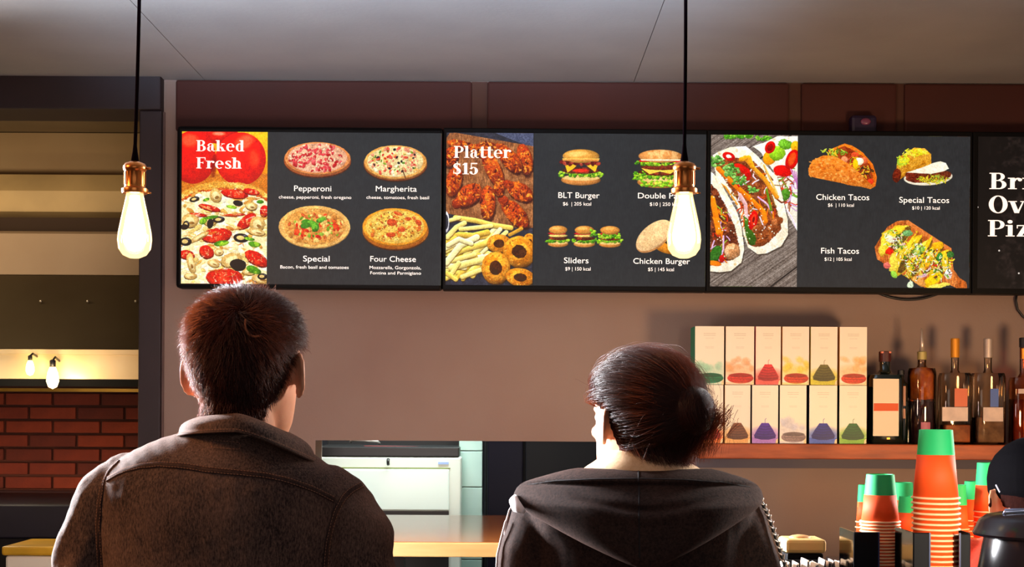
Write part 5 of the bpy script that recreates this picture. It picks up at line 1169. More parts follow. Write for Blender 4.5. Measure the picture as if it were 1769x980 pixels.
def head_mesh(b, M, s=1.0):
    """head with face, in a frame whose origin is the chin level on the neck axis, +Y is the face; M places it"""
    S = MB()
    secs = [(-.012, .018, .070, .050), (0.0, .030, .084, .030), (.012, .040, .090, .006), (.028, .050, .093, -.022), (.048, .058, .092, -.050), (.072, .0655, .090, -.076), (.098, .071, .089, -.091),
            (.122, .0745, .090, -.099), (.146, .0765, .094, -.102), (.168, .0765, .091, -.100), (.188, .073, .080, -.093), (.205, .064, .062, -.079), (.219, .050, .040, -.058), (.229, .030, .016, -.034), (.2335, .010, -.002, -.016)]
    rings = []
    for z, w_, yf, yb in secs: rings.append(ring(0, (yf+yb)/2, z, w_, (yf-yb)/2, 36, 2.25))
    S.loft(rings)
    S.ball((0, .098, .083), (.0125, .014, .010), 12, 8); S.loft([ring(0, .088, .125, .007, .010, 12), ring(0, .094, .105, .009, .012, 12), ring(0, .099, .086, .011, .014, 12), ring(0, .092, .074, .012, .008, 12)])
    for sx in (-1, 1):
        S.ball((sx*.009, .093, .079), (.007, .008, .006), 10, 6)
        S.ball((sx*.032, .080, .132), (.020, .012, .006), 10, 6)
        S.ball((sx*.040, .070, .090), (.018, .016, .014), 10, 6)
    S.ball((0, .090, .054), (.022, .008, .005), 12, 6); S.ball((0, .089, .046), (.020, .008, .006), 12, 6); S.ball((0, .080, .014), (.018, .014, .014), 12, 8)
    for sx in (-1, 1):   # ears: rim, bowl and lobe
        def ear_pt(e, v, o=0.0): return (sx*(.0765+e*.64+o*.75), .004-e*.74+o*.66, .108+v)
        pts = [ear_pt(.018+.017*math.cos(math.radians(a_)), .031*math.sin(math.radians(a_))) for a_ in range(-130, 171, 20)]
        S.tube(pts, .0040, 8)
        phi = sx*.71
        S.ball(ear_pt(.015, 0), (.0040, .0150, .0280), 14, 10, (0, 0, phi)); S.ball(ear_pt(.012, -.027), (.0055, .009, .010), 10, 8, (0, 0, phi)); S.ball(ear_pt(.002, 0, -.002), (.007, .008, .016), 10, 8)
    v = [M @ (Vector(q)*s) for q in S.v]; b.add(v, S.f)
def hand(b, wx, wy, wz, side, dirv=(0, .25, -1)):
    d = Vector(dirv).normalized(); out = Vector((side, 0, 0)); fw = d.cross(out).normalized()*(1 if side > 0 else -1)
    fwd = Vector((0, 1, 0)) - d*d.y; fwd.normalize(); w0 = Vector((wx, wy, wz))
    R = Matrix((out, fwd, -d)).transposed()
    pc = w0+d*.052; b.ball(w0, (.024, .028, .02), 12, 8)
    pts = []
    m = MB().ball((0, 0, 0), (.015, .040, .050), 14, 10); b.add([R @ Vector(q)+pc for q in m.v], m.f)
    for k, (o_, L_) in enumerate(((.030, .068), (.011, .078), (-.009, .072), (-.028, .056))):
        p0 = pc+fwd*o_+d*.036; p1 = p0+d*L_*.45-out*.004; p2 = p1+d*L_*.33-out*.012; p3 = p2+d*L_*.22-out*.014
        limb(b, [(*p0, .0092), (*p1, .0085), (*p2, .0078), (*p3, .0068)], 10)
    p0 = w0+d*.022+fwd*.026; p1 = p0+d*.026+fwd*.022-out*.006; p2 = p1+d*.028+fwd*.006-out*.008
    limb(b, [(*p0, .013), (*p1, .0105), (*p2, .0085)], 10)

def head_frame(px_x, chin_z, y, yaw, pitch, s):
    return Matrix.Translation((px_x, y, chin_z)) @ Matrix.Rotation(yaw, 4, 'Z') @ Matrix.Rotation(pitch, 4, 'X')

def make_person(label, loc, rz, hx, hy, chin_z, yaw, pitch, hs, torso, arms, zs=1.0, voxel=.0045):
    root = thing('person', label, 'person', loc, rz)
    M = head_frame(hx, chin_z, hy, yaw, pitch, hs)
    b = MB(); head_mesh(b, M, hs)
    nz = chin_z; top = M @ Vector((0, -.030, .075)); base = Vector((hx*.4, -.02, torso[1][0]-.03))
    limb(b, [(*base, .064), (*((base+top)/2), .058), (*top, .054)], 24)
    b.loft([ring(cx, cy, z-.012, rx*.86, ry*.82) for (z, cx, rx, cy, ry) in torso[2:]])
    for sd, arm in zip((-1, 1), arms):
        limb(b, [(x, y, z, r*.78) for x, y, z, r in arm]); x, y, z, r = arm[-1]; px_, py_, pz_, _ = arm[-2]
        d = (Vector((x, y, z))-Vector((px_, py_, pz_))).normalized(); q = Vector((x, y, z))+d*.03
        limb(b, [(x, y, z, .026), (*q, .024)]); hand(b, *q, sd, d*1.0)
    zc = torso[-1][0]
    for sd in (-1, 1):
        limb(b, [(sd*.09, 0, .92*zs, .082), (sd*.10, 0, .70*zs, .070), (sd*.105, .01, .50*zs, .052), (sd*.11, -.01, .32*zs, .050), (sd*.115, -.01, .12, .036), (sd*.117, .0, .07, .036)])
        b.ball((sd*.12, .05, .045), (.038, .11, .035), 14, 8)
    body = remesh(b, voxel, 'body', M_skin, root, 3)
    for sd in (-1, 1):
        e = MB().ball(M @ (Vector((sd*.032, .0785, .117))*hs), .0115*hs, 14, 10).build('eye', M_eye, root, True)
        MB().ball(M @ (Vector((sd*.032, .0885, .117))*hs), (.0055, .0025, .0055), 12, 8).build('iris', M_iris, e, True)
    # trousers and shoes
    t = MB(); t.loft([ring(0, 0, z*zs, rx, ry) for z, rx, ry in ((.80, .17, .11), (.88, .175, .115), (.96, .165, .11), (1.02, .155, .105))])
    for sd in (-1, 1): limb(t, [(sd*.09, 0, .86*zs, .092), (sd*.10, 0, .70*zs, .084), (sd*.105, .01, .50*zs, .068), (sd*.11, 0, .30*zs, .064), (sd*.116, -.0, .11, .056)])
    remesh(t, .011, 'trousers', M_trouser, root, 3)
    for sd in (-1, 1):
        s_ = remesh(MB().ball((sd*.12, .055, .050), (.047, .128, .042), 20, 12).ball((sd*.118, -.02, .07), (.045, .05, .055), 16, 10), .007, 'shoe', M_shoe, root)
        MB().loft([ring(sd*.12, .045, .002, .046, .135, 28, 2.3), ring(sd*.12, .045, .026, .049, .138, 28, 2.3)]).build('sole', M_sole, s_)
    return root, body, M

def sample_scalp(body, M, hs, pred, n, seed, off=0.0):
    me = body.data; nv = len(me.vertices); co = np.empty(nv*3); me.vertices.foreach_get('co', co); co = co.reshape(-1, 3)
    no = np.empty(nv*3); me.vertices.foreach_get('normal', no); no = no.reshape(-1, 3)
    Mi = np.array(M.inverted()); lc = (co @ Mi[:3, :3].T + Mi[:3, 3])/hs
    ok = pred(lc[:, 0], lc[:, 1], lc[:, 2]); idx = np.nonzero(ok)[0]
    rg = np.random.default_rng(seed); pick = rg.choice(idx, n)
    return co[pick]+rg.normal(0, .0017, (n, 3)), no[pick], lc[pick], ok, lc
def hair_cap(body, ok, lc, thick, parent, name='hair', mat=None):
    me = body.data; keep = [p for p in me.polygons if all(ok[i] for i in p.vertices)]
    mp = {}; v = []; src = []
    for p in keep:
        for i in p.vertices:
            if i not in mp: mp[i] = len(v); src.append(i); v.append(None)
    cnt = {}
    for p in keep:
        for e in p.edge_keys: cnt[e] = cnt.get(e, 0)+1
    bd = {i for e, c in cnt.items() if c == 1 for i in e}
    for i in src:
        q = me.vertices[i]; t = -.0015 if i in bd else thick(lc[i]); v[mp[i]] = q.co+q.normal*t
    o = mo(name, v, [tuple(mp[i] for i in p.vertices) for p in keep], mat or M_haircap, parent, True)
    return o
def curves(name, paths, rad, mat, parent):
    """paths: (n, k, 3) array of strand points"""
    n, k, _ = paths.shape
    cu = bpy.data.hair_curves.new(name); cu.add_curves([k]*n)
    cu.attributes['position'].data.foreach_set('vector', paths.astype(np.float32).ravel())
    ra = cu.attributes.get('radius') or cu.attributes.new('radius', 'FLOAT', 'POINT')
    r = np.tile(np.linspace(1, .25, k)*rad, n).astype(np.float32); ra.data.foreach_set('value', r)
    cu.materials.append(mat); o = bpy.data.objects.new(name, cu); COL.objects.link(o); o.parent = parent; o['kind'] = 'stuff'
    return o

# ---- man in the denim jacket
KM = F/2.26; C0 = P(395, 860, 2.26)
def mz(y): return EYE+(HY-y)/KM
mt = []
for y, hw_, ry in ((744, 44, .066), (750, 70, .078), (758, 95, .088), (768, 118, .096), (780, 143, .104), (792, 166, .111), (806, 188, .118), (822, 204, .124), (842, 214, .129), (872, 218, .132)):
    mt.append((mz(y), (3 if y > 790 else 8)/KM, hw_/KM, -.012, ry))
torso_m = mt + [(1.40, 0, .200, -.008, .136), (1.32, 0, .196, 0, .138), (1.20, 0, .188, .004, .132), (1.08, 0, .182, .004, .124), (.98, 0, .186, 0, .124), (.90, 0, .190, 0, .126)]
arm_l = [(-.158, -.01, mz(838), .050), (-.186, -.01, mz(872), .056), (-.206, -.005, mz(930), .058), (-.222, -.005, mz(985), .056), (-.25, -.02, 1.14, .050), (-.245, .10, .95, .040)]
arm_r = [(.158, -.01, mz(858), .050), (.186, -.01, mz(888), .056), (.205, -.005, mz(940), .058), (.214, -.005, mz(990), .056), (.25, -.02, 1.14, .050), (.245, .10, .95, .040)]
man, mbody, MM = make_person('short-haired person in a faded brown-grey denim jacket seen from behind', (C0.x, 2.26, 0), 0, (430-395)/KM, .004, 1.800-.2335*1.04-.016, math.radians(-13), math.radians(5), 1.04, torso_m, (arm_l, arm_r))
jb = MB(); jb.loft([ring(cx, cy, z, rx, ry, 40, 2.1, -.058*min(1, max(0, (z-1.25)/.15))) for (z, cx, rx, cy, ry) in torso_m])
for arm in (arm_l, arm_r): limb(jb, [(x, y, z, r) for x, y, z, r in arm])
jacket = remesh(jb, .0048, 'denim_jacket', M_denim, man, 3)
def folds(co, no):
    x, y, z = co[:, 0], co[:, 1], co[:, 2]
    d = .0016*np.sin(x*34+z*21+np.sin(z*17)*1.4)*np.sin(z*26-x*9+1.2)
    side = np.clip((np.abs(x)-.13)/.06, 0, 1)*np.clip((1.50-z)/.05, 0, 1)
    d += side*.0034*np.sin((z*1.0+np.abs(x)*.9)*78+np.sin(x*40)*1.2)*(.5+.5*np.sin(z*15+x*22))
    d += .0010*np.exp(-((np.abs(x)-.155)/.012)**2)*np.sin(z*60+x*30)*np.clip((1.47-z)/.05, 0, 1)
    d += .0006*np.sin(x*160+np.sin(z*70)*2)*np.sin(z*120+x*60)
    return d
displace(jacket, folds)
def bvh_of(o): me = o.data; return BVHTree.FromPolygons([tuple(v.co) for v in me.vertices], [tuple(p.vertices) for p in me.polygons])
EYEV = Vector((0, 0, EYE))
def on_surface(bvh, root, pts, Y, off=.0006, step=3.0):
    """drape a line over the garment: points given on the back of the figure, found on its surface"""
    out = []
    dense = []
    for (x1, y1), (x2, y2) in zip(pts[:-1], pts[1:]):
        n = max(1, int(math.hypot(x2-x1, y2-y1)/step)); dense += [(x1+(x2-x1)*i/n, y1+(y2-y1)*i/n) for i in range(n)]
    dense.append(pts[-1])
    # light smoothing of the drawn line
    for _ in range(3): dense = [dense[0]]+[((dense[i-1][0]+dense[i][0]*2+dense[i+1][0])/4, (dense[i-1][1]+dense[i][1]*2+dense[i+1][1])/4) for i in range(1, len(dense)-1)]+[dense[-1]]
    Ti = Matrix.Translation(root.location).inverted() if not root.rotation_euler.z else (Matrix.Translation(root.location) @ Matrix.Rotation(root.rotation_euler.z, 4, 'Z')).inverted()
    eye = Ti @ EYEV
    for px, py in dense:
        d = (Ti @ P(px, py, Y) - eye).normalized(); h, nrm, _, dist = bvh.ray_cast(eye, d)
        if h is not None: out.append((h+nrm*off, nrm))
    return out
def strip(pts, w_, t, name, mat, parent):
    """a flat raised band following surface points with their normals"""
    v = []; f = []; n = len(pts)
    for i, (p, nn) in enumerate(pts):
        tg = (pts[min(i+1, n-1)][0]-pts[max(i-1, 0)][0]).normalized(); s_ = tg.cross(nn).normalized()
        v += [p-s_*w_/2-nn*.002, p-s_*w_*.38+nn*t, p+s_*w_*.38+nn*t, p+s_*w_/2-nn*.002]
    for i in range(n-1):
        a = i*4; f += [(a, a+4, a+5, a+1), (a+1, a+5, a+6, a+2), (a+2, a+6, a+7, a+3)]
    return mo(name, v, f, mat, parent, True)
def stitches(pts, offs, name, parent, L_=.0030, gap=.0018, r=.00042, lift=.0022):
    b = MB(); n = len(pts)
    for off in offs:
        acc = 0; line = []
        for i, (p, nn) in enumerate(pts):
            tg = (pts[min(i+1, n-1)][0]-pts[max(i-1, 0)][0]).normalized(); s_ = tg.cross(nn).normalized(); line.append(p+s_*off+nn*lift)
        i = 0; pos = 0.0; cum = [0]
        for a, c in zip(line[:-1], line[1:]): cum.append(cum[-1]+(c-a).length)
        def at(s):
            k = min(max(int(np.searchsorted(cum, s))-1, 0), len(line)-2); u = (s-cum[k])/max(1e-9, cum[k+1]-cum[k]); return line[k].lerp(line[k+1], min(max(u, 0), 1))
        s = 0
        while s+L_ < cum[-1]: b.tube([at(s), at(s+L_)], r, 5); s += L_+gap
    o = b.build(name, M_stitch, parent); o['kind'] = 'stuff'; return o
bv = bvh_of(jacket)
for nm, pts, w_, offs in (('yoke_seam', [(186, 829), (210, 815), (243, 806), (276, 803), (319, 806), (355, 812), (406, 817), (457, 822), (498, 831), (539, 845), (578, 864)], .011, (-.0036, .0036)),
                          ('armhole_seam', [(206, 797), (190, 812), (180, 832), (173, 868), (170, 903), (171, 939), (174, 985)], .010, (-.0032, .0032)),
                          ('armhole_seam', [(624, 838), (606, 848), (590, 864), (579, 885), (571, 910), (565, 939), (561, 985)], .012, (-.0038, .0038))):
    s_ = on_surface(bv, man, pts, 2.26)
    if len(s_) > 4:
        q = strip(s_, w_, .0014, nm, M_denim_seam, jacket); stitches(s_, offs, 'stitching', q)
s_ = on_surface(bv, man, [(365, 762), (415, 766), (415, 778), (364, 774), (365, 762)], 2.26)
if len(s_) > 4: stitches(s_, (0,), 'label_stitching', jacket, lift=.0012)
# turned-down collar
def collar(parent, cxt, cyt, rt, cxb, cyb, rb, ztop, zbot, mat, name, seam, a0=-205, a1=25, th=.006, n=56):
    """band around the neck from front-left over the back to front-right; ztop/zbot are functions of the angle"""
    v = []; f = []; mid = []
    K = 9
    for i in range(n+1):
        a = math.radians(a0+(a1-a0)*i/n); ca, sa = math.cos(a), math.sin(a)
        zt_, zb_ = ztop(ca, sa), zbot(ca, sa)
        o0 = Vector((cxt+rt[0]*ca, cyt+rt[1]*sa, zt_)); o1 = Vector((cxb+rb[0]*ca, cyb+rb[1]*sa, zb_)); out = Vector((ca, sa, .25)).normalized()
        ring_ = []
        for k in range(K):
            u = k/(K-1.0); p = o0.lerp(o1, u)+out*(.010*math.sin(PI*min(1, u*1.15))); ring_.append(p)
        inner = [p-out*th for p in ring_[::-1]]
        v += ring_+inner
        mid.append((ring_[-2]+out*.001, out))
    m = 2*K
    for i in range(n):
        for k in range(m): f.append((i*m+k, (i+1)*m+k, (i+1)*m+(k+1) % m, i*m+(k+1) % m))
    f.append(tuple(range(m))); f.append(tuple(range(n*m, (n+1)*m))[::-1])
    o = mo(name, v, f, mat, parent, True); bm = bmesh.new(); bm.from_mesh(o.data); bmesh.ops.recalc_face_normals(bm, faces=bm.faces); bm.to_mesh(o.data); bm.free()
    if seam: stitches(mid, (0, .0035), 'stitching', o, lift=.0012)
    return o
hx_ = (430-395)/KM; HM = 1.04
collar(man, hx_-.003, -.018, (.070, .078), hx_+.003, -.022, (.112, .108),
       lambda c, s: mz(716)+.012*s*0 - .030*max(0, c)**1.5*(1 if s < .3 else 1) - .006*max(0, -c) - .03*max(0, s),
       lambda c, s: mz(757)+.010*max(0, -s) - .042*max(0, c)**1.3 - .002*max(0, -c)-.05*max(0, s), M_denim, 'jacket_collar', True)
# hair of the man
def man_scalp(x, y, z):
    hl = np.interp(y, [-.11, -.06, -.035, -.022, .0, .03, .06, .1], [.015, .022, .075, .128, .150, .146, .165, .185])
    return (z > hl) & (z < .26) & ((np.abs(x) < .0795) | (z > .155))
def short_hair(body, M, parent, pred, whorl, n, length, lift, seed, mat, thick=.008, k=5, rad=.00013, spiral=.6, name='hair'):
    co, no, lc, ok, LC = sample_scalp(body, M, HM, pred, n, seed)
    def th(l): return thick*(.35+.65*min(1, max(0, (l[2]-.06)/.10)))*(1.0 if l[2] > .05 else .7)
    cap = hair_cap(body, pred(LC[:, 0], LC[:, 1]-.006, LC[:, 2]-.005), LC, th, parent, name)
    W = np.array(M @ Vector(whorl)*HM); rg = np.random.default_rng(seed+1)
    away = co-W; away -= (away*no).sum(1, keepdims=True)*no; dn = np.linalg.norm(away, axis=1, keepdims=True); away /= dn+1e-6
    spin = np.cross(no, away); sp = spiral*np.exp(-dn/.05)
    d = away*(1-sp)+spin*sp + rg.normal(0, .16, co.shape)
    down = np.array([0, 0, -1.0]); lowz = np.clip((.12-lc[:, 2:3])/.08, 0, 1); d = d*(1-lowz*.6)+down*lowz*.6
    d /= np.linalg.norm(d, axis=1, keepdims=True)
    Ln = length*(.28+.72*np.clip((lc[:, 2:3]-.05)/.11, 0, 1))*rg.uniform(.6, 1.15, (n, 1))
    base = np.array([th(l) for l in lc])[:, None]*.6
    paths = np.empty((n, k, 3)); cur = co+no*(base*1.35-.001); lf = lift*rg.uniform(.6, 1.5, (n, 1))
    for j in range(k):
        u = j/(k-1.0); paths[:, j] = cur; step = Ln/(k-1); v_ = d*(1-.25*(1-u))+no*lf*(1.15-u)*1.6; v_ /= np.linalg.norm(v_, axis=1, keepdims=True); cur = cur+v_*step
    curves('hair_strands', paths, rad, mat, cap); return cap
WH = (.030, -.098, .168)
mcap = short_hair(mbody, MM, man, man_scalp, WH, 24000, .022, .20, 3, M_hair, thick=.0065, rad=.00032)
# parting: a pale line of scalp at the whorl
bvc = bvh_of(mcap)
s_ = on_surface(bvc, man, [(424, 553), (423, 562), (425, 571), (430, 579), (440, 582), (450, 580)], 2.26, .0018, 2)
if len(s_) > 3: strip(s_, .0034, .0008, 'parting', pm('scalp', (176, 98, 58), .6), mcap)

# ---- woman in the hooded coat
KW = F/2.55; C1 = P(1107, 900, 2.55)
def wz(y): return EYE+(HY-y)/KW
wt = []
for y, xl_, xr_, ry in ((812, 1035, 1180, .080), (820, 985, 1235, .098), (830, 945, 1270, .110), (845, 905, 1298, .120), (865, 890, 1310, .128), (885, 900, 1300, .134)):
    wt.append((wz(y), ((xl_+xr_)/2-1107)/KW, (xr_-xl_)/2/KW, -.012, ry))
torso_w = wt+[(1.36, 0, .196, -.004, .140), (1.28, 0, .190, 0, .142), (1.15, 0, .186, 0, .136), (1.02, 0, .190, 0, .134), (.90, 0, .200, 0, .138), (.80, 0, .206, 0, .14)]
arm_l = [(-.160, -.01, wz(872), .052), (-.180, -.01, wz(900), .058), (-.192, -.005, wz(945), .060), (-.198, -.005, wz(985), .060), (-.235, -.03, 1.08, .052), (-.22, .09, .90, .042)]
arm_r = [(.150, -.01, wz(872), .052), (.166, -.01, wz(900), .058), (.180, -.005, wz(945), .060), (.190, -.005, wz(985), .060), (.235, -.03, 1.08, .052), (.22, .09, .90, .042)]
woman, wbody, MW = make_person('person with dark hair tied in a bun wearing a dark brown hooded coat', (C1.x, 2.55, 0), 0, (1100-1107)/KW, .004, 1.7065-.2335*.96-.014, math.radians(33), math.radians(4), .96, torso_w, (arm_l, arm_r))
cb_ = MB(); cb_.loft([ring(cx, cy, z, rx, ry, 40, 2.1) for (z, cx, rx, cy, ry) in torso_w])
for arm in (arm_l, arm_r): limb(cb_, [(x, y, z, r) for x, y, z, r in arm])
coat = remesh(cb_, .0055, 'hooded_coat', M_wool, woman, 4)
displace(coat, lambda co, no: .0018*np.sin(co[:, 0]*26+co[:, 2]*18+np.sin(co[:, 2]*13)*1.4)*np.sin(co[:, 2]*22-co[:, 0]*9)+.0028*np.clip((np.abs(co[:, 0])-.14)/.06, 0, 1)*np.sin(co[:, 2]*58+np.abs(co[:, 0])*50+np.sin(co[:, 0]*30)))
# hood lying on the back
rows = [(806, 992, 1220, .0, .016), (809, 976, 1234, .004, .022), (814, 958, 1252, .012, .026), (820, 938, 1272, .018, .028), (825, 922, 1286, .018, .028), (830, 908, 1296, .012, .026), (834, 900, 1302, .008, .026), (842, 892, 1308, .010, .028), (852, 887, 1310, .014, .030), (864, 889, 1306, .018, .032), (876, 902, 1290, .021, .032),
        (888, 922, 1270, .024, .032), (900, 946, 1248, .026, .032), (914, 974, 1222, .027, .031), (928, 1003, 1195, .027, .030), (942, 1034, 1167, .026, .028), (954, 1062, 1141, .023, .025), (964, 1086, 1119, .017, .019), (969, 1098, 1108, .008, .010)]
NY, NX = 64, 72; rings = []
ya = [r_[0] for r_ in rows]
for j in range(NY):
    y = 806+(969-806)*j/(NY-1.0); xl_, xr_, off, th = [float(np.interp(y, ya, [r_[q] for r_ in rows])) for q in (1, 2, 3, 4)]
    cx = ((xl_+xr_)/2-1107)/KW; hw = (xr_-xl_)/2/KW; rg_ = []
    zt_ = wz(y)
    for i in range(NX):
        a = 2*PI*i/NX; ca, sa = math.cos(a), math.sin(a); x = cx+hw*math.copysign(abs(ca)**.9, ca)
        up = min(1.0, max(0.0, (y-806)/60.0)); back = -.112-.040*up; yb = back+2.1*x*x+(.0 if y > 860 else (860-y)*.00035)
        yy = yb - off*.8*(1 if sa < 0 else 0)*abs(sa) + (th*.5*sa if sa < 0 else th*1.6*sa)
        px = 1107+x*KW
        if sa < 0:
            yc_ = 846+22*(1-((px-1100)/118.0)**2); g = math.exp(-((y-yc_)/5.5)**2)*max(0, 1-abs((px-1100)/120.0)**3)
            g2 = math.exp(-((y-yc_-13)/9.0)**2)*max(0, 1-abs((px-1100)/120.0)**3)
            g3 = math.exp(-((y-(829+6*((px-1100)/200)**2))/2.6)**2)
            yy += (.011*g-.007*g2+.008*g3)*abs(sa)**.5
        rg_.append(Vector((x, yy, zt_)))
    rings.append(rg_)
hood_o = MB().loft(rings).build('hood', M_wool, woman, True)
bm = bmesh.new(); bm.from_mesh(hood_o.data); bmesh.ops.recalc_face_normals(bm, faces=bm.faces); bm.to_mesh(hood_o.data); bm.free()
bvh_ = bvh_of(hood_o)
s_ = on_surface(bvh_, woman, [(1103, 812), (1104, 850), (1104, 900), (1105, 964)], 2.45)
if len(s_) > 4: strip(s_, .0035, -.0001, 'centre_seam', pm('dark_thread', (24, 16, 18), .9), hood_o)
s_ = on_surface(bvh_, woman, [(912, 838), (960, 831), (1030, 828), (1100, 827), (1180, 829), (1250, 834), (1296, 842)], 2.45)
if len(s_) > 4: strip(s_, .0030, -.0001, 'rim_seam', pm('dark_thread', (24, 16, 18), .9), hood_o)
# beige neckline
nk = MB(); rr_ = []
for y, rx, ry, cx in ((776, .060, .064, -.006), (784, .066, .070, -.004), (794, .080, .080, -.002), (804, .098, .088, 0), (814, .112, .094, 0), (826, .118, .098, 0)):
    rr_.append(ring(cx, -.018, wz(y), rx, ry, 40, 2.1))
nk.loft(rr_); kn = remesh(nk, .004, 'knit_collar', M_beige, woman, 2)
# drawcord, toggle and strap
M_wcord = pm('white_cord', (236, 226, 226), .6, sheen=.5)
L2 = lambda px, py, dy=0: (P(px, py, 2.55+dy)-Vector((C1.x, 2.55, 0)))
MB().tube([L2(905, 884, -.10), (L2(893, 876, -.085)), L2(888, 866, -.06), L2(890, 858, -.045)], [.004, .010, .009, .004], 12).build('cord_toggle', M_wcord, woman, True)
MB().tube([L2(x, y, -.012) for x, y in ((889, 868), (880, 882), (875, 900), (872, 922), (874, 940), (880, 950))], .0018, 8).build('drawcord', M_wcord, woman, True)
MB().tube([L2(x, y, -.03) for x, y in ((874, 900), (866, 930), (859, 960), (858, 985))], .0020, 8).build('drawcord', M_wcord, woman, True)
strap_pts = [(1302, 850), (1308, 866), (1316, 882), (1322, 896), (1328, 914), (1334, 932), (1340, 950), (1346, 968), (1352, 988)]
sp = [L2(x+7, y, -.035) for x, y in strap_pts]
cbd = MB().tube(sp, .0032, 8).build('shoulder_cord', M_black, woman, True)
MB().ball(L2(1308, 858, -.02), (.009, .008, .010), 14, 10).build('cord_end', M_black, woman, True)
lk = None
for i in range(26):
    u = i/25.0*(len(sp)-1); k_ = min(int(u), len(sp)-2); p = sp[k_].lerp(sp[k_+1], u-k_)
    tg = (sp[k_+1]-sp[k_]).normalized()
    if lk is None: lk = o = MB().ball((0, 0, 0), (.0018, .0030, .0056), 10, 6).build('link', pm('silver_link', (206, 186, 172), .25, .6), cbd, True)
    else: o = lk.copy(); COL.objects.link(o)
    sd = 1 if i % 2 else -1
    o.location = p+Vector((sd*.0024, -.0022, 0)); o.rotation_euler = (0, math.atan2(tg.x, tg.z)+sd*.6, 0)
# hair gathered into a bun
def woman_scalp(x, y, z):
    hl = np.interp(y, [-.11, -.06, -.035, -.015, .02, .05, .066, .1], [.030, .035, .050, .118, .142, .136, .165, .190])
    return (z > hl) & (z < .26) & ((np.abs(x) < .0795) | (z > .155))
NW = 14000; hs = .96
co, no, lc, ok, LC = sample_scalp(wbody, MW, hs, woman_scalp, NW, 11)
wcap = hair_cap(wbody, woman_scalp(LC[:, 0], LC[:, 1]-.010, LC[:, 2]-.006), LC, lambda l: .011*(.4+.6*min(1, max(0, (l[2]-.05)/.1))), woman)
bunc = np.array(MW @ (Vector((.016, -.134, .146))*hs)); cen = np.array(MW @ (Vector((0, -.005, .125))*hs))
rg = np.random.default_rng(21); kk = 9
low = (lc[:, 2] < .088+rg.uniform(-.022, .022, NW)) & (lc[:, 1] < .0)
paths = np.empty((NW, kk, 3))
tgt = bunc+rg.normal(0, .010, (NW, 3)); r0 = np.linalg.norm(co-cen, axis=1, keepdims=True); r1 = np.linalg.norm(tgt-cen, axis=1, keepdims=True)
d0 = (co-cen)/r0; d1 = (tgt-cen)/r1
stopf = rg.uniform(.75, 1.0, (NW, 1)); lift_ = rg.uniform(.0100, .0135, (NW, 1)); clump = np.arctan2((co-bunc)[:, 0:1], (co-bunc)[:, 2:3]); lift_ = lift_+.0022*np.sin(clump*40)+.0016*np.sin(clump*17+1); fly = (rg.random((NW, 1)) < .05)*rg.uniform(0, .018, (NW, 1))
for j in range(kk):
    u = j/(kk-1.0)*stopf; d = d0*(1-u)+d1*u; d /= np.linalg.norm(d, axis=1, keepdims=True)
    paths[:, j] = cen+d*((r0*(1-u)+(r1-.014)*u)+lift_*np.sin(np.minimum(u*3.5, 1)*PI/2)+fly*np.sin(u*PI))
li = np.nonzero(low)[0]; nl = len(li)
dn = np.array([0, 0, -1.0]); Ln = np.clip((co[li, 2:3]-wz(797))*1.0, .02, .12)*rg.uniform(.75, 1.15, (nl, 1)); back = np.array((MW.to_3x3() @ Vector((.25, -1, 0))).normalized())
for j in range(kk):
    u = j/(kk-1.0); paths[li, j] = co[li]+no[li]*(.010*min(1, u*3))+dn*Ln*u+back*(.016*u)+np.array([[.55, -.1, 0]])*np.clip((MW.translation.x+.03-co[li, 0:1])/.06, 0, 1)*Ln*u*.7+ (rg.normal(0, .0012, (nl, 3))*u)
curves('hair_strands', paths, .00034, M_hair2, wcap)
# loose lock that hangs from under the bun
NL = 2400; st = bunc+np.array((0, 0, -.006))+rg.normal(0, 1, (NL, 3))*np.array((.026, .010, .012)); paths = np.empty((NL, kk, 3)); ed = rg.normal(0, .014, (NL, 1))*np.array([[1.0, .3, 0]])
ll = (st[:, 2:3]-wz(794))*rg.uniform(.70, 1.06, (NL, 1))
toward = np.array((-.028, .040, 0))
for j in range(kk):
    u = j/(kk-1.0); paths[:, j] = st+dn*ll*u+toward*(u**.8)+ed*u
curves('loose_hair_lock', paths, .00034, M_hair2, wcap)
# the bun: a core and strands wound round it
bo = MB(); B0 = Vector(bunc)
axis = (MW.to_3x3() @ Vector((.35, -1, .25))).normalized(); q_ = axis.to_track_quat('Z', 'Y').to_matrix()
m = MB().ball((0, 0, 0), (.034, .036, .029), 24, 14); bo.add([q_ @ Vector(v)+B0 for v in m.v], m.f); bun = bo.build('hair_bun', M_haircap, woman, True)
NBN = 1800; kb = 16; paths = np.empty((NBN, kb, 3)); Q = np.array(q_)
ph0 = rg.uniform(0, 2*PI, NBN); la = rg.uniform(-1.15, 1.35, NBN); wob = rg.uniform(-.5, .5, NBN); span = rg.uniform(1.6, 3.6, NBN); ro = rg.uniform(1.0, 1.13, NBN)
for j in range(kb):
    u = j/(kb-1.0); p_ = ph0+span*u; l_ = la+wob*np.sin(p_*1.3); rx = .036*ro
    loc = np.stack([rx*np.cos(l_)*np.cos(p_), .038*ro*np.cos(l_)*np.sin(p_), .032*ro*np.sin(l_)], 1); paths[:, j] = loc @ Q.T + bunc
curves('bun_strands', paths, .00034, M_hair2, bun)
NS = 16; paths = np.empty((NS, 8, 3)); dr = np.array([1.0, -.1, -.45]); s0 = bunc+np.array((.026, 0, .004))+rg.normal(0, .007, (NS, 3)); fan = rg.normal(0, .16, (NS, 3)); LL = rg.uniform(.018, .038, (NS, 1))
for j in range(8):
    u = j/7.0; paths[:, j] = s0+(dr+fan)*LL*u+dn*LL*.3*u*u
curves('stray_tips', paths, .00040, M_hair2, bun)
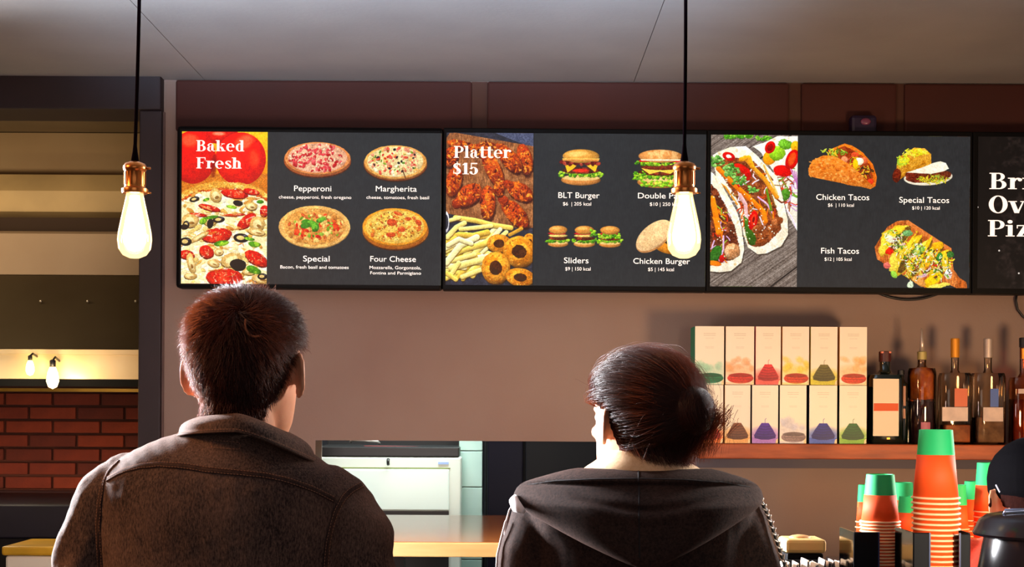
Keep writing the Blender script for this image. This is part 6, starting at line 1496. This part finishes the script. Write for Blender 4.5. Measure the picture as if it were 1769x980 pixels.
# flyaways
def flyaway(body, cap, lc_, co_, no_, n, L_, mat, seed):
    r = np.random.default_rng(seed); top = np.nonzero(lc_[:, 2] > .15)[0]; pk = r.choice(top, n); p = np.empty((n, 9, 3)); base = co_[pk]+no_[pk]*.008; dv = no_[pk]+r.normal(0, .5, (n, 3)); tv = np.cross(dv, r.normal(0, 1, (n, 3))); tv /= np.linalg.norm(tv, axis=1, keepdims=True)+1e-6; ln = L_*r.uniform(.3, 1.1, (n, 1))
    for j in range(9):
        u = j/8.0; p[:, j] = base+dv*ln*u*(1-.55*u)+tv*ln*.6*np.sin(u*r.uniform(2, 2.01)*1.3)*u
    curves('flyaway_hair', p, .00016, mat, cap)
flyaway(wbody, wcap, lc, co, no, 240, .034, M_hair2, 5)
mco, mno, mlc, _, _ = sample_scalp(mbody, MM, 1.0, man_scalp, 900, 31); flyaway(mbody, mcap, mlc, mco, mno, 160, .022, M_hair, 6)

# ---- staff member in a black cap behind the counter
YP_ = 3.22; KP = F/YP_; C2 = P(1787, 860, YP_)
def pz(y): return EYE+(HY-y)/KP
tz = pz(905)
torso_p = [(tz, 0, .060, -.01, .066), (tz-.014, 0, .085, -.012, .08), (tz-.03, 0, .125, -.012, .095), (tz-.05, 0, .160, -.012, .105), (tz-.08, 0, .185, -.01, .115), (tz-.14, 0, .195, 0, .12), (tz-.26, 0, .18, 0, .12), (tz-.40, 0, .17, 0, .115), (tz-.52, 0, .18, 0, .12)]
arms_p = ([(-.155, -.01, tz-.075, .05), (-.185, 0, tz-.14, .054), (-.215, -.01, tz-.30, .046), (-.18, .16, tz-.42, .036)], [(.155, -.01, tz-.075, .05), (.185, 0, tz-.14, .054), (.215, -.01, tz-.30, .046), (.18, .16, tz-.42, .036)])
cz = pz(867)-.110*1.1
staff, sbody, MP = make_person('person in a black cap and red shirt behind the counter, cut by the photo edge', (C2.x, YP_, 0), math.radians(0), 0, .01, cz, math.radians(5), math.radians(-3), 1.1, torso_p, arms_p, zs=.80, voxel=.006)
sb_ = MB(); sb_.loft([ring(cx, cy, z, rx*1.02, ry*1.02, 36, 2.1) for (z, cx, rx, cy, ry) in torso_p[1:]])
for arm in arms_p: limb(sb_, [(x, y, z, r) for x, y, z, r in arm])
remesh(sb_, .007, 'red_shirt', M_red, staff, 4)
collar(staff, 0, -.016, (.068, .074), 0, -.018, (.092, .092), lambda c, s: tz+.020-.02*max(0, s), lambda c, s: tz-.022-.03*max(0, s), M_red, 'shirt_collar', False)
cp = MB(); rings = []
for z, wx, yf, yb in ((.118, .0745, .088, -.104), (.135, .082, .100, -.110), (.165, .0835, .100, -.110), (.190, .080, .092, -.103), (.212, .070, .072, -.086), (.232, .052, .046, -.062), (.245, .028, .018, -.034), (.250, .004, -.004, -.012)): rings.append(ring(0, (yf+yb)/2, z+(.0 if z > .14 else 0), wx, (yf-yb)/2, 36, 2.2))
cp.loft(rings); cap_o = remesh(MB().add([MP @ (Vector(v)*1.1) for v in cp.v], cp.f), .005, 'black_cap', M_cap, staff, 3)
vz = MB(); v = []; f = []
for i in range(17):
    a = math.radians(-26+52*i/16.0)
    for u in (0, .5, 1):
        r_ = .080+.02*u*math.cos(a)**.6 if math.cos(a) > 0 else .086; v += [MP @ Vector((math.sin(a)*r_*1.05, .095*math.cos(a)*.9+.05*u*math.cos(a)+.005, .137-.012*u-.02*math.sin(a)**2*u)), MP @ Vector((math.sin(a)*r_*1.05, .095*math.cos(a)*.9+.05*u*math.cos(a)+.005, .134-.012*u-.02*math.sin(a)**2*u))]
for i in range(16):
    for u in range(2):
        a = i*6+u*2; f += [(a, a+2, a+8, a+6), (a+1, a+7, a+9, a+3)]
    a = i*6; f += [(a+4, a+5, a+11, a+10)]
mo('visor', v, f, M_cap, cap_o, True)
bv3 = bvh_of(cap_o)
s_ = on_surface(bv3, staff, [(1721, 838), (1724, 844), (1728, 851)], YP_, .001, 2)
if len(s_) > 2: strip(s_, .004, .001, 'white_emblem', pm('white_thread', (150, 146, 156), .6), cap_o)
def nape(x, y, z): return (z > .045) & (z < .17) & (y < -.02) & ((z > .1) | (y < -.045))
co3, no3, lc3, ok3, LC3 = sample_scalp(sbody, MP, 1.1, nape, 200, 9)
hair_cap(sbody, ok3, LC3, lambda l: .005, staff)
